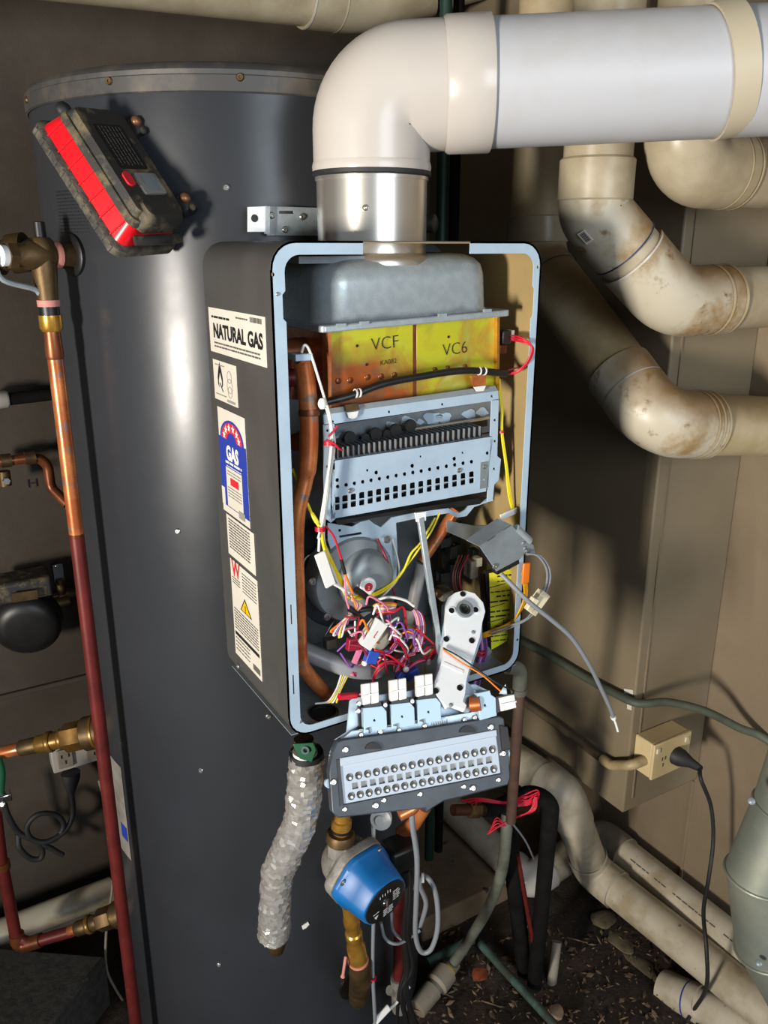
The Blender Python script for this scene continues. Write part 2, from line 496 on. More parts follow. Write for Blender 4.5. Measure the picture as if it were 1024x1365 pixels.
# ================================================================== hot water tank
tank = thing('hot_water_tank', 'tall dark grey storage tank behind the opened heater', 'water tank', (TC.x, TC.y, 0))
MB().lathe([(0, .305), (.012, .318), (.03, TR), (1.798, TR)], TC, (0, 0, 1), 128).build('shell', 'tank', tank)
MB().lathe([(1.789, TR + .0015), (1.7905, TR + .0045), (1.809, TR + .0045), (1.8105, TR + .003)], TC, (0, 0, 1), 128, False).build('lid_band', 'tank_rim', tank)
MB().lathe([(1.809, TR + .003), (1.816, TR + .0035), (1.824, TR - .003), (1.828, TR - .016), (1.832, .12), (1.833, .01)], TC, (0, 0, 1), 128).build('lid', 'tank_rim', tank)


def cyl_n(p): n = V((p.x - TC.x, p.y - TC.y, 0)); return n.normalized()


RIM_SCREW = MB().lathe([(0, .0055), (.001, .0052), (.0026, .004), (.0026, .0022), (.001, .0018)], (0, 0, 0), (0, 0, 1), 14).mesh('screw', 'brass_dull')
for u, v in ((146, 108), (320, 103), (36, 133)):
    p = onC(u, v, TR + .0045); screw_at(p, cyl_n(p), tank, RIM_SCREW, s=.95)
for u, v in ((302, 250), (237, 708), (268, 1027), (292, 1286), (358, 955)):
    p = onC(u, v); screw_at(p, cyl_n(p), tank, s=1.05)
# printed notice on the shell (cylinder mapped)
def tank_map(u0, v0):
    p0 = onC(u0, v0); a0 = math.atan2(p0.y - TC.y, p0.x - TC.x)
    def T(q):
        a = a0 + q.x / TR; r = TR + .0004 + q.z
        return V((TC.x + r * math.cos(a), TC.y + r * math.sin(a), p0.z + q.y))
    return T


mb = MB(tank_map(75, 257))
for i in range(13):
    mb.dashes(0, .075 if i else .04, -i * .0046, .0036 if i < 2 else .0026, None, i)
mb.build('notice_print', 'print_tank', tank)
# peeling sticker low on the left flank
mb = MB(tank_map(150, 1010))
n = 10
for i in range(n):
    for k in range(3):
        x0, x1 = -.028 + .022 * k, -.028 + .022 * (k + 1); y0, y1 = -.205 * i / n, -.205 * (i + 1) / n
        mb.add([(x0 - .004 * (i % 2), y0, .0004), (x1, y0, .0004), (x1, y1, .0004), (x0, y1, .0004)], [(0, 1, 2, 3)])
mb.build('sticker', 'sticker_dirty', tank)
mb = MB(tank_map(150, 1010))
for k in range(2):
    mb.add([(.008 + .013 * k, -.135, .001), (.021 + .013 * k, -.135, .001), (.021 + .013 * k, -.165, .001), (.008 + .013 * k, -.165, .001)], [(0, 1, 2, 3)])
lab(mb.build('sticker_patch', 'blue_ink', tank), 'blue printed block on the sticker')
mb = MB(tank_map(402, 1234)); mb.poly([(0, 0), (.012, .006), (.014, .0), (.008, -.006), (.002, -.008)], .0015)
mb.build('paper_scrap', 'white', tank)

# steel brackets joining heater and tank
br = thing('mounting_bracket', 'galvanised slotted bracket joining the heater to the tank, above the casing', 'bracket', onY(372, 300, 1.09))
Yb = 1.085
def yp(l, Y): return [onY(a, b, Y) for a, b in l]
MB().poly(yp([(331, 276), (356, 275), (356, 309), (331, 309)], Yb), (0, .003, 0), [yp(circ(339, 291, 3.5), Yb)]).build('tab', 'alu', br)
MB().poly(yp([(356, 275), (424, 277), (424, 314), (356, 314)], Yb + .004), (0, .003, 0), [yp([(372, 281), (392, 281), (392, 285), (372, 285)], Yb + .004)]).build('plate', 'galv', br)
MB().bar(onY(356, 275, Yb), onY(356, 312, Yb), .006, .006, (0, -1, 0)).build('fold', 'galv', br)
for u, v in ((362, 287), (403, 289), (380, 306)): screw_at(onY(u, v, Yb + .0035), (0, -1, 0), br, s=1.0)
screw_at(onY(339, 291, Yb + .001), (0, -1, 0), br, BOLT_DK)

# ================================================================== portable work light stuck on the tank
def depth_frame(u, v, D): return CAM + ray(u, v) * D


Dw = 1.02
r0 = ray(150, 240)
Lv = Dw / FOC * (RT * 108 - UP * 170) * 1.06
Wv = Dw / FOC * (RT * 66 - UP * 17); Wv = Wv + r0 * (-(Lv.dot(Wv)) / Lv.dot(r0))
Ln, Wn = Lv.normalized(), Wv.normalized()
Bn = Ln.cross(Wn)
if Bn.dot(r0) > 0: Bn = -Bn
TS = .86
foot = onC(233, 292, TR)                     # lower magnet foot meets the shell here
WO = foot - Ln * (.076 * TS) - Wn * (.068 * TS) + V((.006, -.008, -.004)) - RT * .013
wf = Matrix((Ln, Wn, Bn)).transposed().to_4x4(); wf.translation = WO      # local x along, y across, z out of the back
if wf.to_3x3().determinant() < 0:
    wf = Matrix((Ln, -Wn, Bn)).transposed().to_4x4(); wf.translation = WO; sgn = -1
else: sgn = 1
turn = Matrix.Rotation(math.radians(13), 4, 'X')
if (wf @ turn).col[2].to_3d().dot(r0) > wf.col[2].to_3d().dot(r0): turn = turn.inverted()
wf = wf @ turn @ Matrix.Diagonal((TS, TS, TS * .85, 1))
tool = thing('work_light', 'dusty red and black portable work light clinging to the upper tank', 'work light', WO)
def wl(x0, x1, y0, y1, r, z): return [(a, b, z) for a, b in rrect(x0, x1, y0, y1, r)]
MB(wf).loft([wl(-.112, .112, -.062, .062, .018, -.052), wl(-.115, .115, -.065, .065, .02, -.047), wl(-.115, .115, -.065, .065, .02, -.034), wl(-.11, .11, -.06, .06, .018, -.030)]).build('front_bezel', 'bezel', tool)
mb = MB(wf)
for i in range(12):
    mb.box((-.1 + .2 * i / 11, 0, -.041), (.006, .1335, .014))
mb.build('bezel_ribs', 'bezel', tool, bevel=.001)
MB(wf).loft([wl(-.107, .107, -.057, .057, .016, -.031), wl(-.098, .098, -.048, .048, .014, .008)]).build('heat_sink', 'red_plastic', tool)
fin = MB().loft([[(-.0012, -.0595, -.031), (.0012, -.0595, -.031), (.0012, .0595, -.031), (-.0012, .0595, -.031)], [(-.0012, -.0505, .008), (.0012, -.0505, .008), (.0012, .0505, .008), (-.0012, .0505, .008)]]).mesh('fin', 'red_plastic')
for i in range(7):
    piece(fin, 'fin', tool, wf @ Matrix.Translation((-.084 + .168 * i / 6, 0, 0)))
MB(wf).loft([wl(-.1, .1, -.052, .052, .016, .007), wl(-.1, .1, -.052, .052, .016, .012), wl(-.097, .097, -.049, .049, .014, .02)]).build('back_cover', 'tan_dust', tool)
MB(wf).loft([wl(-.095, .092, -.046, .052, .01, .018), wl(-.09, .088, -.041, .049, .008, .034)]).build('back_panel', 'dusty_black', tool)
s = sgn
mb = MB(wf); mb.poly(rrect(-.062, .015, -.024, .03, .004), .0012, (), Matrix.Translation((0, 0, .034))); mb.build('rating_plate', 'black', tool)
mb = MB(wf)
tm = Matrix.Translation((-.058, 0, .0355)) @ Matrix.Rotation(0, 4, 'Z')
for i in range(7):
    mb.dashes(0, .068, -.019 + i * .0066, .003, tm, i + 30)
mb.build('rating_print', 'ink_soft', tool)
mb = MB(wf); mb.poly(rrect(.022, .046, -.032, -.017, .007), .004, (), Matrix.Translation((0, 0, .034))); mb.build('power_button', 'red_ink', tool)
mb = MB(wf); mb.poly(rrect(.024, .06, -.01, .034, .004), .004, (), Matrix.Translation((0, 0, .034))); mb.build('charge_gauge', 'lens', tool, bevel=.0015)
mb = MB(wf); mb.poly(rrect(.03, .054, .0, .026, .003), .0008, (), Matrix.Translation((0, 0, .0382))); mb.build('gauge_window', 'steel_dull', tool)
MB(wf).loft([wl(.064, .108, -.04, .046, .012, .006), wl(.066, .106, -.036, .044, .012, .03), wl(.07, .098, -.03, .04, .01, .04)]).build('end_cap', 'dusty_black', tool)
MB(wf).tube([(.112, -.045, -.006), (.116, -.03, 0), (.116, .03, 0), (.112, .045, -.006)], .008, 10).build('end_grip', 'dusty_black', tool)
for x in (-.062, .076):
    h = MB(wf).lathe([(-.014, .013), (-.011, .0155), (.011, .0155), (.014, .013)], (x, .066, .032), (1, 0, 0), 20).build('foot', 'rubber', tool)
    MB(wf).ball((x - .003, .057, .045), .0085, 8).build('magnet', 'magnet', h)
    MB(wf).ball((x + .013, .06, .044), .006, 8).build('magnet_pin', 'tan_dust', h)
MB(wf).ball((-.1, -.04, .012), .012, 8).build('corner_bumper', 'rubber', tool)

# ================================================================== relief valve and drain pipe at the left of the tank
pF = onC(98, 340); nF = cyl_n(pF); ax = pF + nF * .047
val = thing('relief_valve', 'brass relief valve with steel lever screwed into the tank side', 'valve', pF)
MB().lathe([(-.004, .03), (.004, .03), (.006, .027), (.006, .022)], pF, nF, 32).build('flange', 'black', val)
MB().lathe([(.0, .0185), (.026, .0185), (.026, .016), (.03, .016)], pF, nF, 24).build('nipple', 'brass_dull', val)
MB().lathe([(.024, .0192), (.029, .0195), (.0335, .0185)], pF, nF, 24).build('sealing_tape', 'tape_pink', val)
mb = MB(); mb.lathe([(.03, .017), (.036, .0195), (.07, .0195), (.076, .0165), (.095, .0165)], pF, nF, 24)
mb.build('body', 'brass_dull', val)
zv = ax.z
MB().lathe([(-.062, .0145), (-.05, .0145), (-.03, .0165), (.0, .019), (.018, .017), (.024, .012)], ax, (0, 0, 1), 24).build('outlet_body', 'brass_dull', val)
MB().lathe([(.02, .008), (.044, .008), (.045, .006)], ax, (0, 0, 1), 16).build('cap', 'black', val)
cpn = pF + nF * .096
MB().lathe([(-.008, .019), (.004, .019)], cpn, nF, 6).build('hex_nut', 'brass_dull', val)
MB().lathe([(.004, .014), (.012, .0145), (.014, .011), (.013, .004)], cpn, nF, 20).build('end_button', 'alu', val)
sd = V((nF.y, -nF.x, 0)) * -1
lv = spline([cpn + nF * .016 + V((0, 0, .012)), cpn + nF * .02 + V((0, 0, -.01)), cpn + nF * .012 + V((0, 0, -.032)), ax + nF * .02 + V((0, 0, -.045)), ax + nF * .012 + V((0, 0, -.052))], 6)
MB().tube(lv, .0038, 8).build('lever', 'galv', val)
MB().lathe([(-.07, .0155), (-.061, .0158)], ax, (0, 0, 1), 24).build('sealing_tape', 'tape_pink', val)
MB().lathe([(-.082, .014), (-.07, .014)], ax, (0, 0, 1), 24).build('thread', 'black', val)
bot = V((ax.x, ax.y, 0))
dp = thing('drain_pipe', 'long upright copper drain pipe, painted red lower down', 'pipe', bot)
MB().lathe([(-.105, .0135), (-.1, .0162), (-.082, .0162)], ax, (0, 0, 1), 24).build('union_nut', 'brass_bright', dp)
MB().lathe([(-.145, .0115), (-.14, .013), (-.104, .0115)], ax, (0, 0, 1), 24).build('collar', 'copper_brown', dp)
MB().lathe([(-.42, .0113), (-.14, .0113)], ax, (0, 0, 1), 24).build('bare_length', 'copper', dp)
lab(MB().lathe([(-zv - .02, .0113), (-.415, .0113)], ax, (0, 0, 1), 24).build('painted_length', 'copper_red', dp), 'dark red painted lower length')
# second valve body half hidden behind it
ov = thing('brass_union', 'tarnished threaded union with shadow-black spigot behind the relief valve', 'pipe fitting', at(12, 345, 1.38))
a, b = at(-40, 348, 1.40), at(34, 336, 1.40)
d = (b - a)
MB().lathe([(0, .028), (.05, .03), (.052, .024), (.07, .024), (.07, .031), (.095, .031)], a, d, 24).build('body', 'brass_dull', ov)
MB().lathe([(.095, .02), (d.length + .06, .02)], a, d, 20).build('spigot', 'black', ov)  # the shadow it sits in is put into the black colour
# ================================================================== gas water heater
HX0, HX1, HY0, HY1, HZ0, HZ1 = .363, .740, .8525, 1.0725, .997, 1.606
ht = thing('gas_water_heater', 'wall-hung gas water heater with its front cover off, insides exposed', 'water heater', ((HX0 + HX1) / 2, HY1, HZ0))
n_ = V((0, -1, 0))
def xz(l, Y): return [V((a, Y, b)) for a, b in l]
def ringbox(o, t, mt, name):
    a = rrect(HX0 + o, HX1 - o, HZ0 + o, HZ1 - o, .03 - o); b = rrect(HX0 + o + t, HX1 - o - t, HZ0 + o + t, HZ1 - o - t, .03 - o - t)
    f = lambda l, Y: xz(l, Y)
    return MB().loft([f(a, HY0), f(a, HY1), f(b, HY1), f(b, HY0), f(a, HY0)], False, False).build(name, mt, ht)
ringbox(0, .0013, 'casing', 'casing')
ringbox(.0013, .0012, 'tan', 'casing_lining')
MB().poly(xz(rrect(HX0 + .002, HX1 - .002, HZ0 + .002, HZ1 - .002, .028), HY1 - .003), (0, .0028, 0)).build('back_panel', 'steel_dull', ht)
# front flange, open where the flue passes
gx0, gx1 = onY(484, 325, HY0).x, onY(627, 325, HY0).x
o = rrect(HX0, HX1, HZ0, HZ1, .03, 6); i_ = rrect(HX0 + .0165, HX1 - .0125, HZ0 + .012, HZ1 - .0145, .018, 6)
# rrect starts at right end of top-right corner and runs counter-clockwise: build right/bottom/left arm going clockwise from the gap
def cw(l): return list(reversed(l))
tr, tl = o[:7], o[7:14]; br_, bl = o[21:28], o[14:21]
itr, itl, ibl, ibr = i_[:7], i_[7:14], i_[14:21], i_[21:28]
outer = [(gx1, HZ1)] + cw(tr) + cw(br_) + cw(bl) + cw(tl) + [(gx0, HZ1)]
inner = [(gx0, HZ1 - .0145)] + itl
L0 = HX0 + .0165
for v0, v1 in ((388, 425),):                      # relieved notch on the left arm
    z0, z1 = onY(375, v0, HY0).z, onY(375, v1, HY0).z
    inner += [(L0, z0), (L0 - .0035, z0 - .004), (L0 - .0035, z1), (L0, z1 - .004)]
inner += ibl + ibr
R0 = HX1 - .0125; z0, z1 = onY(715, 385, HY0).z, onY(715, 420, HY0).z
inner += [(R0, z1 - .004), (R0 + .003, z1), (R0 + .003, z0), (R0, z0 + .004)] + itr + [(gx1, HZ1 - .0145)]
hol = [xz(circ(*onY(u, v, HY0).xz, .0022, 8), HY0) for u, v in ((364, 366), (717, 356), (690, 853))]
def slot(u0, v0, u1, v1): a, b = onY(u0, v0, HY0), onY(u1, v1, HY0); return xz([(a.x, a.z), (b.x, a.z), (b.x, b.z), (a.x, b.z)], HY0)
hol += [slot(387, 806, 390, 832), slot(390, 900, 393, 925)]
MB().poly(xz(outer + inner, HY0), (0, .0012, 0), hol).build('front_flange', 'steel', ht)
lab(MB().poly(slot(386, 805, 391, 833), (0, .001, 0)).build('slot_plug', 'copper_brown', ht), 'rusty slot in the flange').location.y += .0016
for u, v in ((362, 392), (393, 962)): screw_at(onY(u + 8, v, HY0), n_, ht, s=.5)
# bottom pan with pipe holes
pz = HZ0 + .004
mb = MB(); hp = onZ(432, 952, pz)
pan = [(HX0 + .004, HY0 + .002), (HX1 - .004, HY0 + .002), (HX1 - .004, HY1 - .005), (HX0 + .004, HY1 - .005)]
hl = circ(hp.x, hp.y, .017, 20)
mb.poly([V((a, b, pz)) for a, b in pan], (0, 0, .0012), [[V((a, b, pz)) for a, b in hl]]).build('bottom_pan', 'galv', ht)
MB().ring((hp.x, hp.y, pz + .001), (0, 0, 1), .0165, .02, .003).build('grommet', 'black', ht)
MB().lathe([(0, .0165), (.002, .0165)], (hp.x, hp.y, pz - .0012), (0, 0, 1)).build('pan_hole_shade', 'shade_black', ht)  # black disc put in for the dark inside the hole
ear = onX(318, 888, HX0); screw_at(ear, (-1, 0, 0), ht, s=1.1)

# ---- labels on the left cheek
lx = HX0 - .0004
def lab_frame(u, v): return frame(onX(u, v, lx), V((0, -1, 0)), V((0, 0, 1)))
def lsize(u0, v0, u1, v1):
    a, b = onX(u0, v0, lx), onX(u1, v1, lx); return a.y - b.y, a.z - b.z
def sticker(u0, v0, u1, v1, name, mt='label'):
    wd, hg = lsize(u0, v0, u1, v1); f = lab_frame(u0, v0)
    b = MB(f).poly([(0, 0), (wd, 0), (wd, -hg), (0, -hg)], .0004).build(name, mt, ht)
    return f @ Matrix.Translation((0, 0, .0007)), wd, hg, b
def bars(mb, x0, y0, w_, h_, n, seed, f):
    R = random.Random(seed); x = x0
    while x < x0 + w_:
        t = R.uniform(.0006, .0018); mb.add([(x, y0, 0), (x + t, y0, 0), (x + t, y0 + h_, 0), (x, y0 + h_, 0)], [(0, 1, 2, 3)], f); x += t + R.uniform(.0006, .0014)
# NATURAL GAS
f, wd, hg, st = sticker(278, 409, 356.5, 490.5, 'gas_type_label')
lab(st, 'cream label reading NATURAL GAS')
mb = MB(); mb.text('NATURAL GAS', .0235, f @ Matrix.Translation((wd * .075, -hg * .62, 0)), .035, xs=.8)
x_ = max((f.inverted() @ p).x for p in mb.v); k = wd * .84 / (x_ - wd * .075)
mb = MB(); mb.text('NATURAL GAS', .0245, f @ Matrix.Translation((wd * .08, -hg * .65, 0)), .035, xs=.8 * k)
mb.dashes(wd * .06, wd * .4, -hg * .22, .0042, f, 1)
mb.build('lettering', 'ink', st)
mb = MB(); mb.dashes(wd * .09, wd * .9, -hg * .79, .0032, f, 2); mb.dashes(wd * .09, wd * .92, -hg * .87, .0032, f, 3)
mb.dashes(wd * .52, wd * .72, -hg * .14, .003, f, 4); bars(mb, wd * .76, -hg * .16, wd * .18, .006, 14, 5, f)
tag(mb.build('fine_print', 'ink_soft', st), None, None, kind='stuff')
# flame symbol label
f, wd, hg, st = sticker(284, 478, 318, 544, 'flame_symbol_label')
mb = MB()
def flame(cx, cyy, s):
    return [(cx + s * a, cyy + s * b) for a, b in ((0, 1), (.25, .55), (.42, .1), (.4, -.3), (.2, -.5), (.28, -.1), (.1, .25), (0, .45), (-.12, .2), (-.28, -.1), (-.2, -.5), (-.4, -.3), (-.42, .1), (-.25, .55))]
mb.poly(flame(wd * .3, -hg * .46, .022), .0001, (), f)
mb.bar(f @ V((wd * .28, -hg * .55, 0)), f @ V((wd * .4, -hg * .75, 0)), .002, .0002, (-1, 0, 0))
mb.build('flame_mark', 'ink', st)
mb = MB(); 
def ringpts(cx, cyy, r): return circ(cx, cyy, r, 24)
for cyy, r in ((-hg * .33, .008), (-hg * .55, .0095), (-hg * .7, .0075)):
    mb.poly(ringpts(wd * .7, cyy, r), .0001, [ringpts(wd * .7, cyy, r - .0008)], f)
mb.dashes(wd * .1, wd * .5, -hg * .12, .002, f, 6); mb.dashes(wd * .08, wd * .55, -hg * .86, .0022, f, 7)
mb.poly([(wd * .56, -hg * .96), (wd * .9, -hg * .96), (wd * .9, -hg * .9), (wd * .56, -hg * .9)], .0001, (), f)
tag(mb.build('fine_print', 'ink_grey', st), None, None, kind='stuff')
# energy rating label
f, wd, hg, st = sticker(290, 541, 334, 705, 'energy_rating_label')
lab(st, 'blue and red GAS energy rating label')
def rect(x0, y0, x1, y1): return [(wd * x0, -hg * y0), (wd * x1, -hg * y0), (wd * x1, -hg * y1), (wd * x0, -hg * y1)]
b = MB(); b.poly(rect(0, .27, 1, .93), .0001, [rect(.2, .54, .8, .925)], f); b.build('blue_field', 'blue_ink', st)
MB().poly(rect(0, .76, .12, .93), .0003, (), f).build('white_panel', 'label', st)
def arch(r, cx=.5, base=.27, sq=1.0): return [(wd * cx + r * math.cos(t), -hg * base + sq * r * math.sin(t)) for t in [math.pi * k / 18 for k in range(19)]]
SQ = .185 * hg / (wd * .43)
b = MB(); b.poly(arch(wd * .43, sq=SQ), .0002, (), f); b.build('star_border', 'blue_ink', st)
b = MB(); b.poly(arch(wd * .38, sq=SQ), .0003, (), f); b.build('star_dome', 'red_ink', st)
b = MB(); b.poly(arch(wd * .17, sq=SQ), .0004, (), f); b.build('star_core', 'blue_ink', st)
b = MB()
for k in range(6):
    a = math.pi * (k + .5) / 6; cx, cyy = wd * .5 + wd * .28 * math.cos(a), -hg * .27 + SQ * wd * .28 * math.sin(a)
    b.poly([(cx + (.006 if j % 2 == 0 else .0025) * math.sin(j * math.pi / 5), cyy + (.006 if j % 2 == 0 else .0025) * math.cos(j * math.pi / 5)) for j in range(10)], .0005, (), f)
b.text('GAS', .026, f @ Matrix.Translation((wd * .5, -hg * .455, .0003)), .05, 'CENTER', xs=.9)
b.dashes(wd * .22, wd * .82, -hg * .5, .005, f, 11, .0003); b.dashes(wd * .25, wd * .8, -hg * .53, .002, f, 12, .0003)
b.build('white_print', 'white', st)
b = MB(); b.poly(rect(.36, .63, .66, .7), .0002, (), f); b.build('red_block', 'red_ink', st)
b = MB()
for k in range(6): b.dashes(wd * .25, wd * .75, -hg * (.58 + .028 * k) - (hg * .1 if k > 1 else 0), .002, f, 20 + k)
tag(b.build('fine_print', 'ink_grey', st), None, None, kind='stuff')
b = MB(); b.poly(rect(.62, .9, .84, .97), .0002, (), f); bars(b, wd * .62, -hg * .97, wd * .22, .008, 9, 3, f); b.build('code_block', 'ink_grey', st)
# table label
f, wd, hg, st = sticker(302, 684, 341.5, 768, 'data_label')
b = MB()
for k in range(11): b.dashes(wd * .08, wd * .92, -hg * (.1 + .07 * k), .0028, f, 40 + k, fill=.92)
tag(b.build('fine_print', 'ink_soft', st), None, None, kind='stuff')
# warning label
f, wd, hg, st = sticker(307, 743, 350, 909, 'warning_label')
lab(st, 'white warning label with red W and yellow triangle')
b = MB(); b.text('W', .034, f @ Matrix.Translation((wd * .06, -hg * .155, 0)), .02, xs=.85); b.build('red_letter', 'red_ink', st)
b = MB(); tri = [(wd * .5, -hg * .3), (wd * .74, -hg * .45), (wd * .32, -hg * .45)]; b.poly(tri, .0001, (), f); b.build('triangle_border', 'ink', st)
c = [(sum(p[0] for p in tri) / 3, sum(p[1] for p in tri) / 3)] * 3
b = MB(); b.poly([(q[0] + (p[0] - q[0]) * .78, q[1] + (p[1] - q[1]) * .78) for p, q in zip(tri, c)], .0003, (), f); b.build('triangle', 'yellow_sign', st)
b = MB(); b.box((wd * .52, -hg * .395, .0004), (.0022, .008, .0004), f); b.box((wd * .52, -hg * .435, .0004), (.0022, .002, .0004), f)
b.poly(rect(.05, .74, .95, .775), .0001, (), f); b.build('black_print', 'ink', st)
b = MB()
for k in range(7): b.dashes(wd * .45, wd * .95, -hg * (.06 + .03 * k), .002, f, 60 + k)
for k in range(8): b.dashes(wd * .06, wd * .95, -hg * (.5 + .029 * k), .0024, f, 70 + k)
for k in range(4): b.dashes(wd * .06, wd * .6, -hg * (.81 + .04 * k), .0024, f, 80 + k)
for k in range(3): b.dashes(wd * .06, wd * .35, -hg * (.18 + .025 * k), .002, f, 90 + k)
b.poly(rect(.7, .9, .95, .96), .0001, (), f)
tag(b.build('fine_print', 'ink_soft', st), None, None, kind='stuff')

# ---- flue collar and exhaust hood
FA = at(496, 328, 1.115); FA.z = 0
zt = 1.684
fl = MB().lathe([(1.584, .07), (1.588, .0695), (zt, .0695)], FA, (0, 0, 1), 64).build('flue_collar', 'stainless', ht)
MB().lathe([(zt - .006, .0695), (zt - .006, .0712), (zt, .0712)], FA, (0, 0, 1), 64, False).build('collar_rim', 'stainless', fl)
mb = MB(); mb.lathe([(1.578, .08), (1.584, .08), (1.588, .0775), (1.592, .0705)], FA, (0, 0, 1), 64); mb.build('collar_flange', 'stainless', ht)
c = at(574, 298, 1.16); MB().lathe([(-.012, .012), (.006, .012), (.008, .009)], c, rot(1, -.4, 0), 16).build('sampling_cap', 'black', ht)
c = at(487, 277, 1.045); MB().ball(FA + (c - FA).normalized().cross(V((0, 0, 1))).cross(V((0, 0, -1))) * 0 + V(((c.x - FA.x), (c.y - FA.y), 0)).normalized() * .0695 + V((0, 0, c.z)), .004, 8, (1, 1, 1)).build('dimple', 'stainless', fl)
bz = 1.512
def hl_(x0, x1, y0, y1, r, z): return [(a, b, z + (a - .43) * .03) for a, b in rrect(x0, x1, y0, y1, r, 8)]
bx0, bx1 = onY(431, 436, .868).x, onY(681, 414, .868).x
MB().loft([hl_(bx0 - .002, bx1, .868, 1.05, .006, bz - .007), hl_(bx0 - .002, bx1, .868, 1.05, .006, bz + .001)]).build('hood_brim', 'galv', ht, bevel=.0015)
dx0, dx1 = bx0 - .008 + .012, bx1 - .012
sec = []
for h, ins in ((0, .0), (.004, .003), (.045, .005), (.058, .008), (.066, .015), (.071, .026), (.073, .04)):
    sec.append(hl_(dx0 + ins, dx1 - ins, .88 + ins, 1.045 - ins * .5, max(.004, .035 - ins * .2), bz + .001 + h))
MB().loft(sec).build('exhaust_hood', 'galv', ht, sharp=60)
for u in (486, 590, 650, 455): MB().box(onY(u, 436 - (u - 432) * .1, .8675) + V((0, .0005, 0)), (.012, .003, .004)).build('hood_clip', 'galv', ht)
MB().box((dx0 + .03, .93, 1.585), (.09, .05, .008)).build('collar_gasket', 'steel_dull', ht)

# ---- heat exchanger
YH = .885
A_, B_, C_, D_ = onY(437, 442, YH), onY(553, 429, YH), onY(553, 531, YH), onY(437, 545, YH)
E_, F_ = onY(660, 421, YH), onY(660, 520, YH)
top = bz - .006
def quadbox(p, y1, name, mt, bevel=0, O=None):
    q = [V((a.x, a.y, a.z)) for a in p]
    b = MB(); b.poly(q, (0, y1 - q[0].y, 0)); return b.build(name, mt, ht, bevel=bevel, O=O)
for p in (A_, B_, E_): p.z = top + .006 + (p.x - .43) * .03
hb = quadbox([A_ + V((-.0, .006, 0)), E_ + V((0, .006, 0)), F_ + V((0, .006, 0)), D_ + V((0, .006, 0))], 1.04, 'heat_exchanger', 'copper')
gap = .0016
O_ = V((D_.x, YH, D_.z))
hl1 = MB().poly([A_, B_ - V((gap, 0, 0)), C_ - V((gap, 0, 0)), D_], (0, .007, 0)).build('jacket_plate', 'hx', ht, bevel=.0015, O=O_)
hl2 = MB().poly([B_ + V((gap, 0, 0)), E_, F_, C_ + V((gap, 0, 0))], (0, .007, 0)).build('jacket_plate', 'hx', ht, bevel=.0015, O=O_)
MB().bar(A_ + V((-.001, 0, 0)), D_ + V((-.001, 0, 0)), .004, .016, n_).build('seam', 'copper', ht)
MB().bar(E_, F_, .004, .014, n_).build('seam', 'brass_bright', ht)
MB().bar(B_ + V((0, .002, 0)), C_ + V((0, .002, 0)), .005, .004, n_).build('seam', 'copper_brown', ht)
ft = lambda u, v: frame(onY(u, v, YH - .0006), V((1, 0, .06)), V((0, 0, 1)))
b = MB(); b.text('VCF', .0225, ft(495, 468), -.016, xs=1.0); b.text('KA082', .0085, ft(507, 487), -.008); b.build('stamped_letters', 'ink', hl1)
b = MB(); b.text('VC6', .0225, ft(590, 475), -.016, xs=.98); b.build('stamped_letters', 'ink', hl2)
dim = MB().ball((0, 0, 0), .0042, 6, (1, .35, 1)).mesh('dimple', 'copper_brown')
for k, (u, v) in enumerate([(451, 508), (467, 507), (490, 503), (508, 502), (526, 500), (580, 493), (597, 491), (620, 489)]):
    piece(dim, 'dimple', hl1 if u < 553 else hl2, Matrix.Translation(onY(u, v, YH)))
for u, v in ((476, 461), (598, 449), (489, 486)): piece(BOLT_DK, 'screw', hl1 if u < 553 else hl2, axis_frame(onY(u, v, YH - .0003), n_) @ Matrix.Scale(.35, 4))
# copper tubes leaving the block on the left
MB().tube([onY(374, 470, .95), onY(440, 463, .95)], .016, 20).build('flow_tube', 'copper_brown', ht)
MB().tube([onY(374, 505, .95), onY(440, 498, .95)], .0115, 16).build('return_tube', 'copper_red', ht)
MB().tube(spline([onY(384, 530, .97), onY(395, 470, .97), onY(420, 450, .99)], 5), .014, 14).build('elbow', 'copper_brown', ht)
MB().tube(spline([onY(665, 484, .93), onY(682, 480, .93), onY(688, 478, .94)], 5), .008, 14).build('outlet_stub', 'copper_brown', ht)
sw = MB().box(onY(670, 449, .89), (.015, .02, .018)).build('thermostat', 'black', ht, bevel=.002)
MB().box(onY(680, 447, .89), (.005, .012, .014)).build('terminal', 'white', sw)
MB().box(onY(668, 465, .89), (.012, .01, .012)).build('terminal_bracket', 'copper_brown', ht, bevel=.001)
# main copper pipe down the left
Yp = .878
cpipe = spline([onY(398, 478, Yp), onY(405, 488, Yp), onY(411, 540, Yp), onY(412, 590, Yp), onY(408, 635, Yp), onY(397, 685, Yp), onY(395, 740, Yp), onY(398, 820, Yp), onY(401, 878, Yp + .004), onY(412, 900, Yp + .01), onY(440, 930, Yp + .03)], 7)
cpo = MB().tube(cpipe, [.0115 if k < 28 else .0098 for k in range(len(cpipe))], 20).build('copper_pipe', 'copper', ht)
MB().lathe([(0, .013), (.004, .0132), (.008, .012)], onY(412, 553, Yp), (.02, 0, 1), 20).build('solder_collar', 'copper_brown', cpo)
MB().box(onY(400, 475, Yp - .002), (.022, .024, .008)).build('clip', 'steel', cpo, bevel=.001)
MB().lathe([(0, .0125), (.005, .0125)], onY(404, 700, Yp), (.05, 0, 1), 18)
MB().tube([onY(393, 590, .93), onY(410, 580, .96)], .011, 12).build('side_pipe', 'copper_brown', ht)
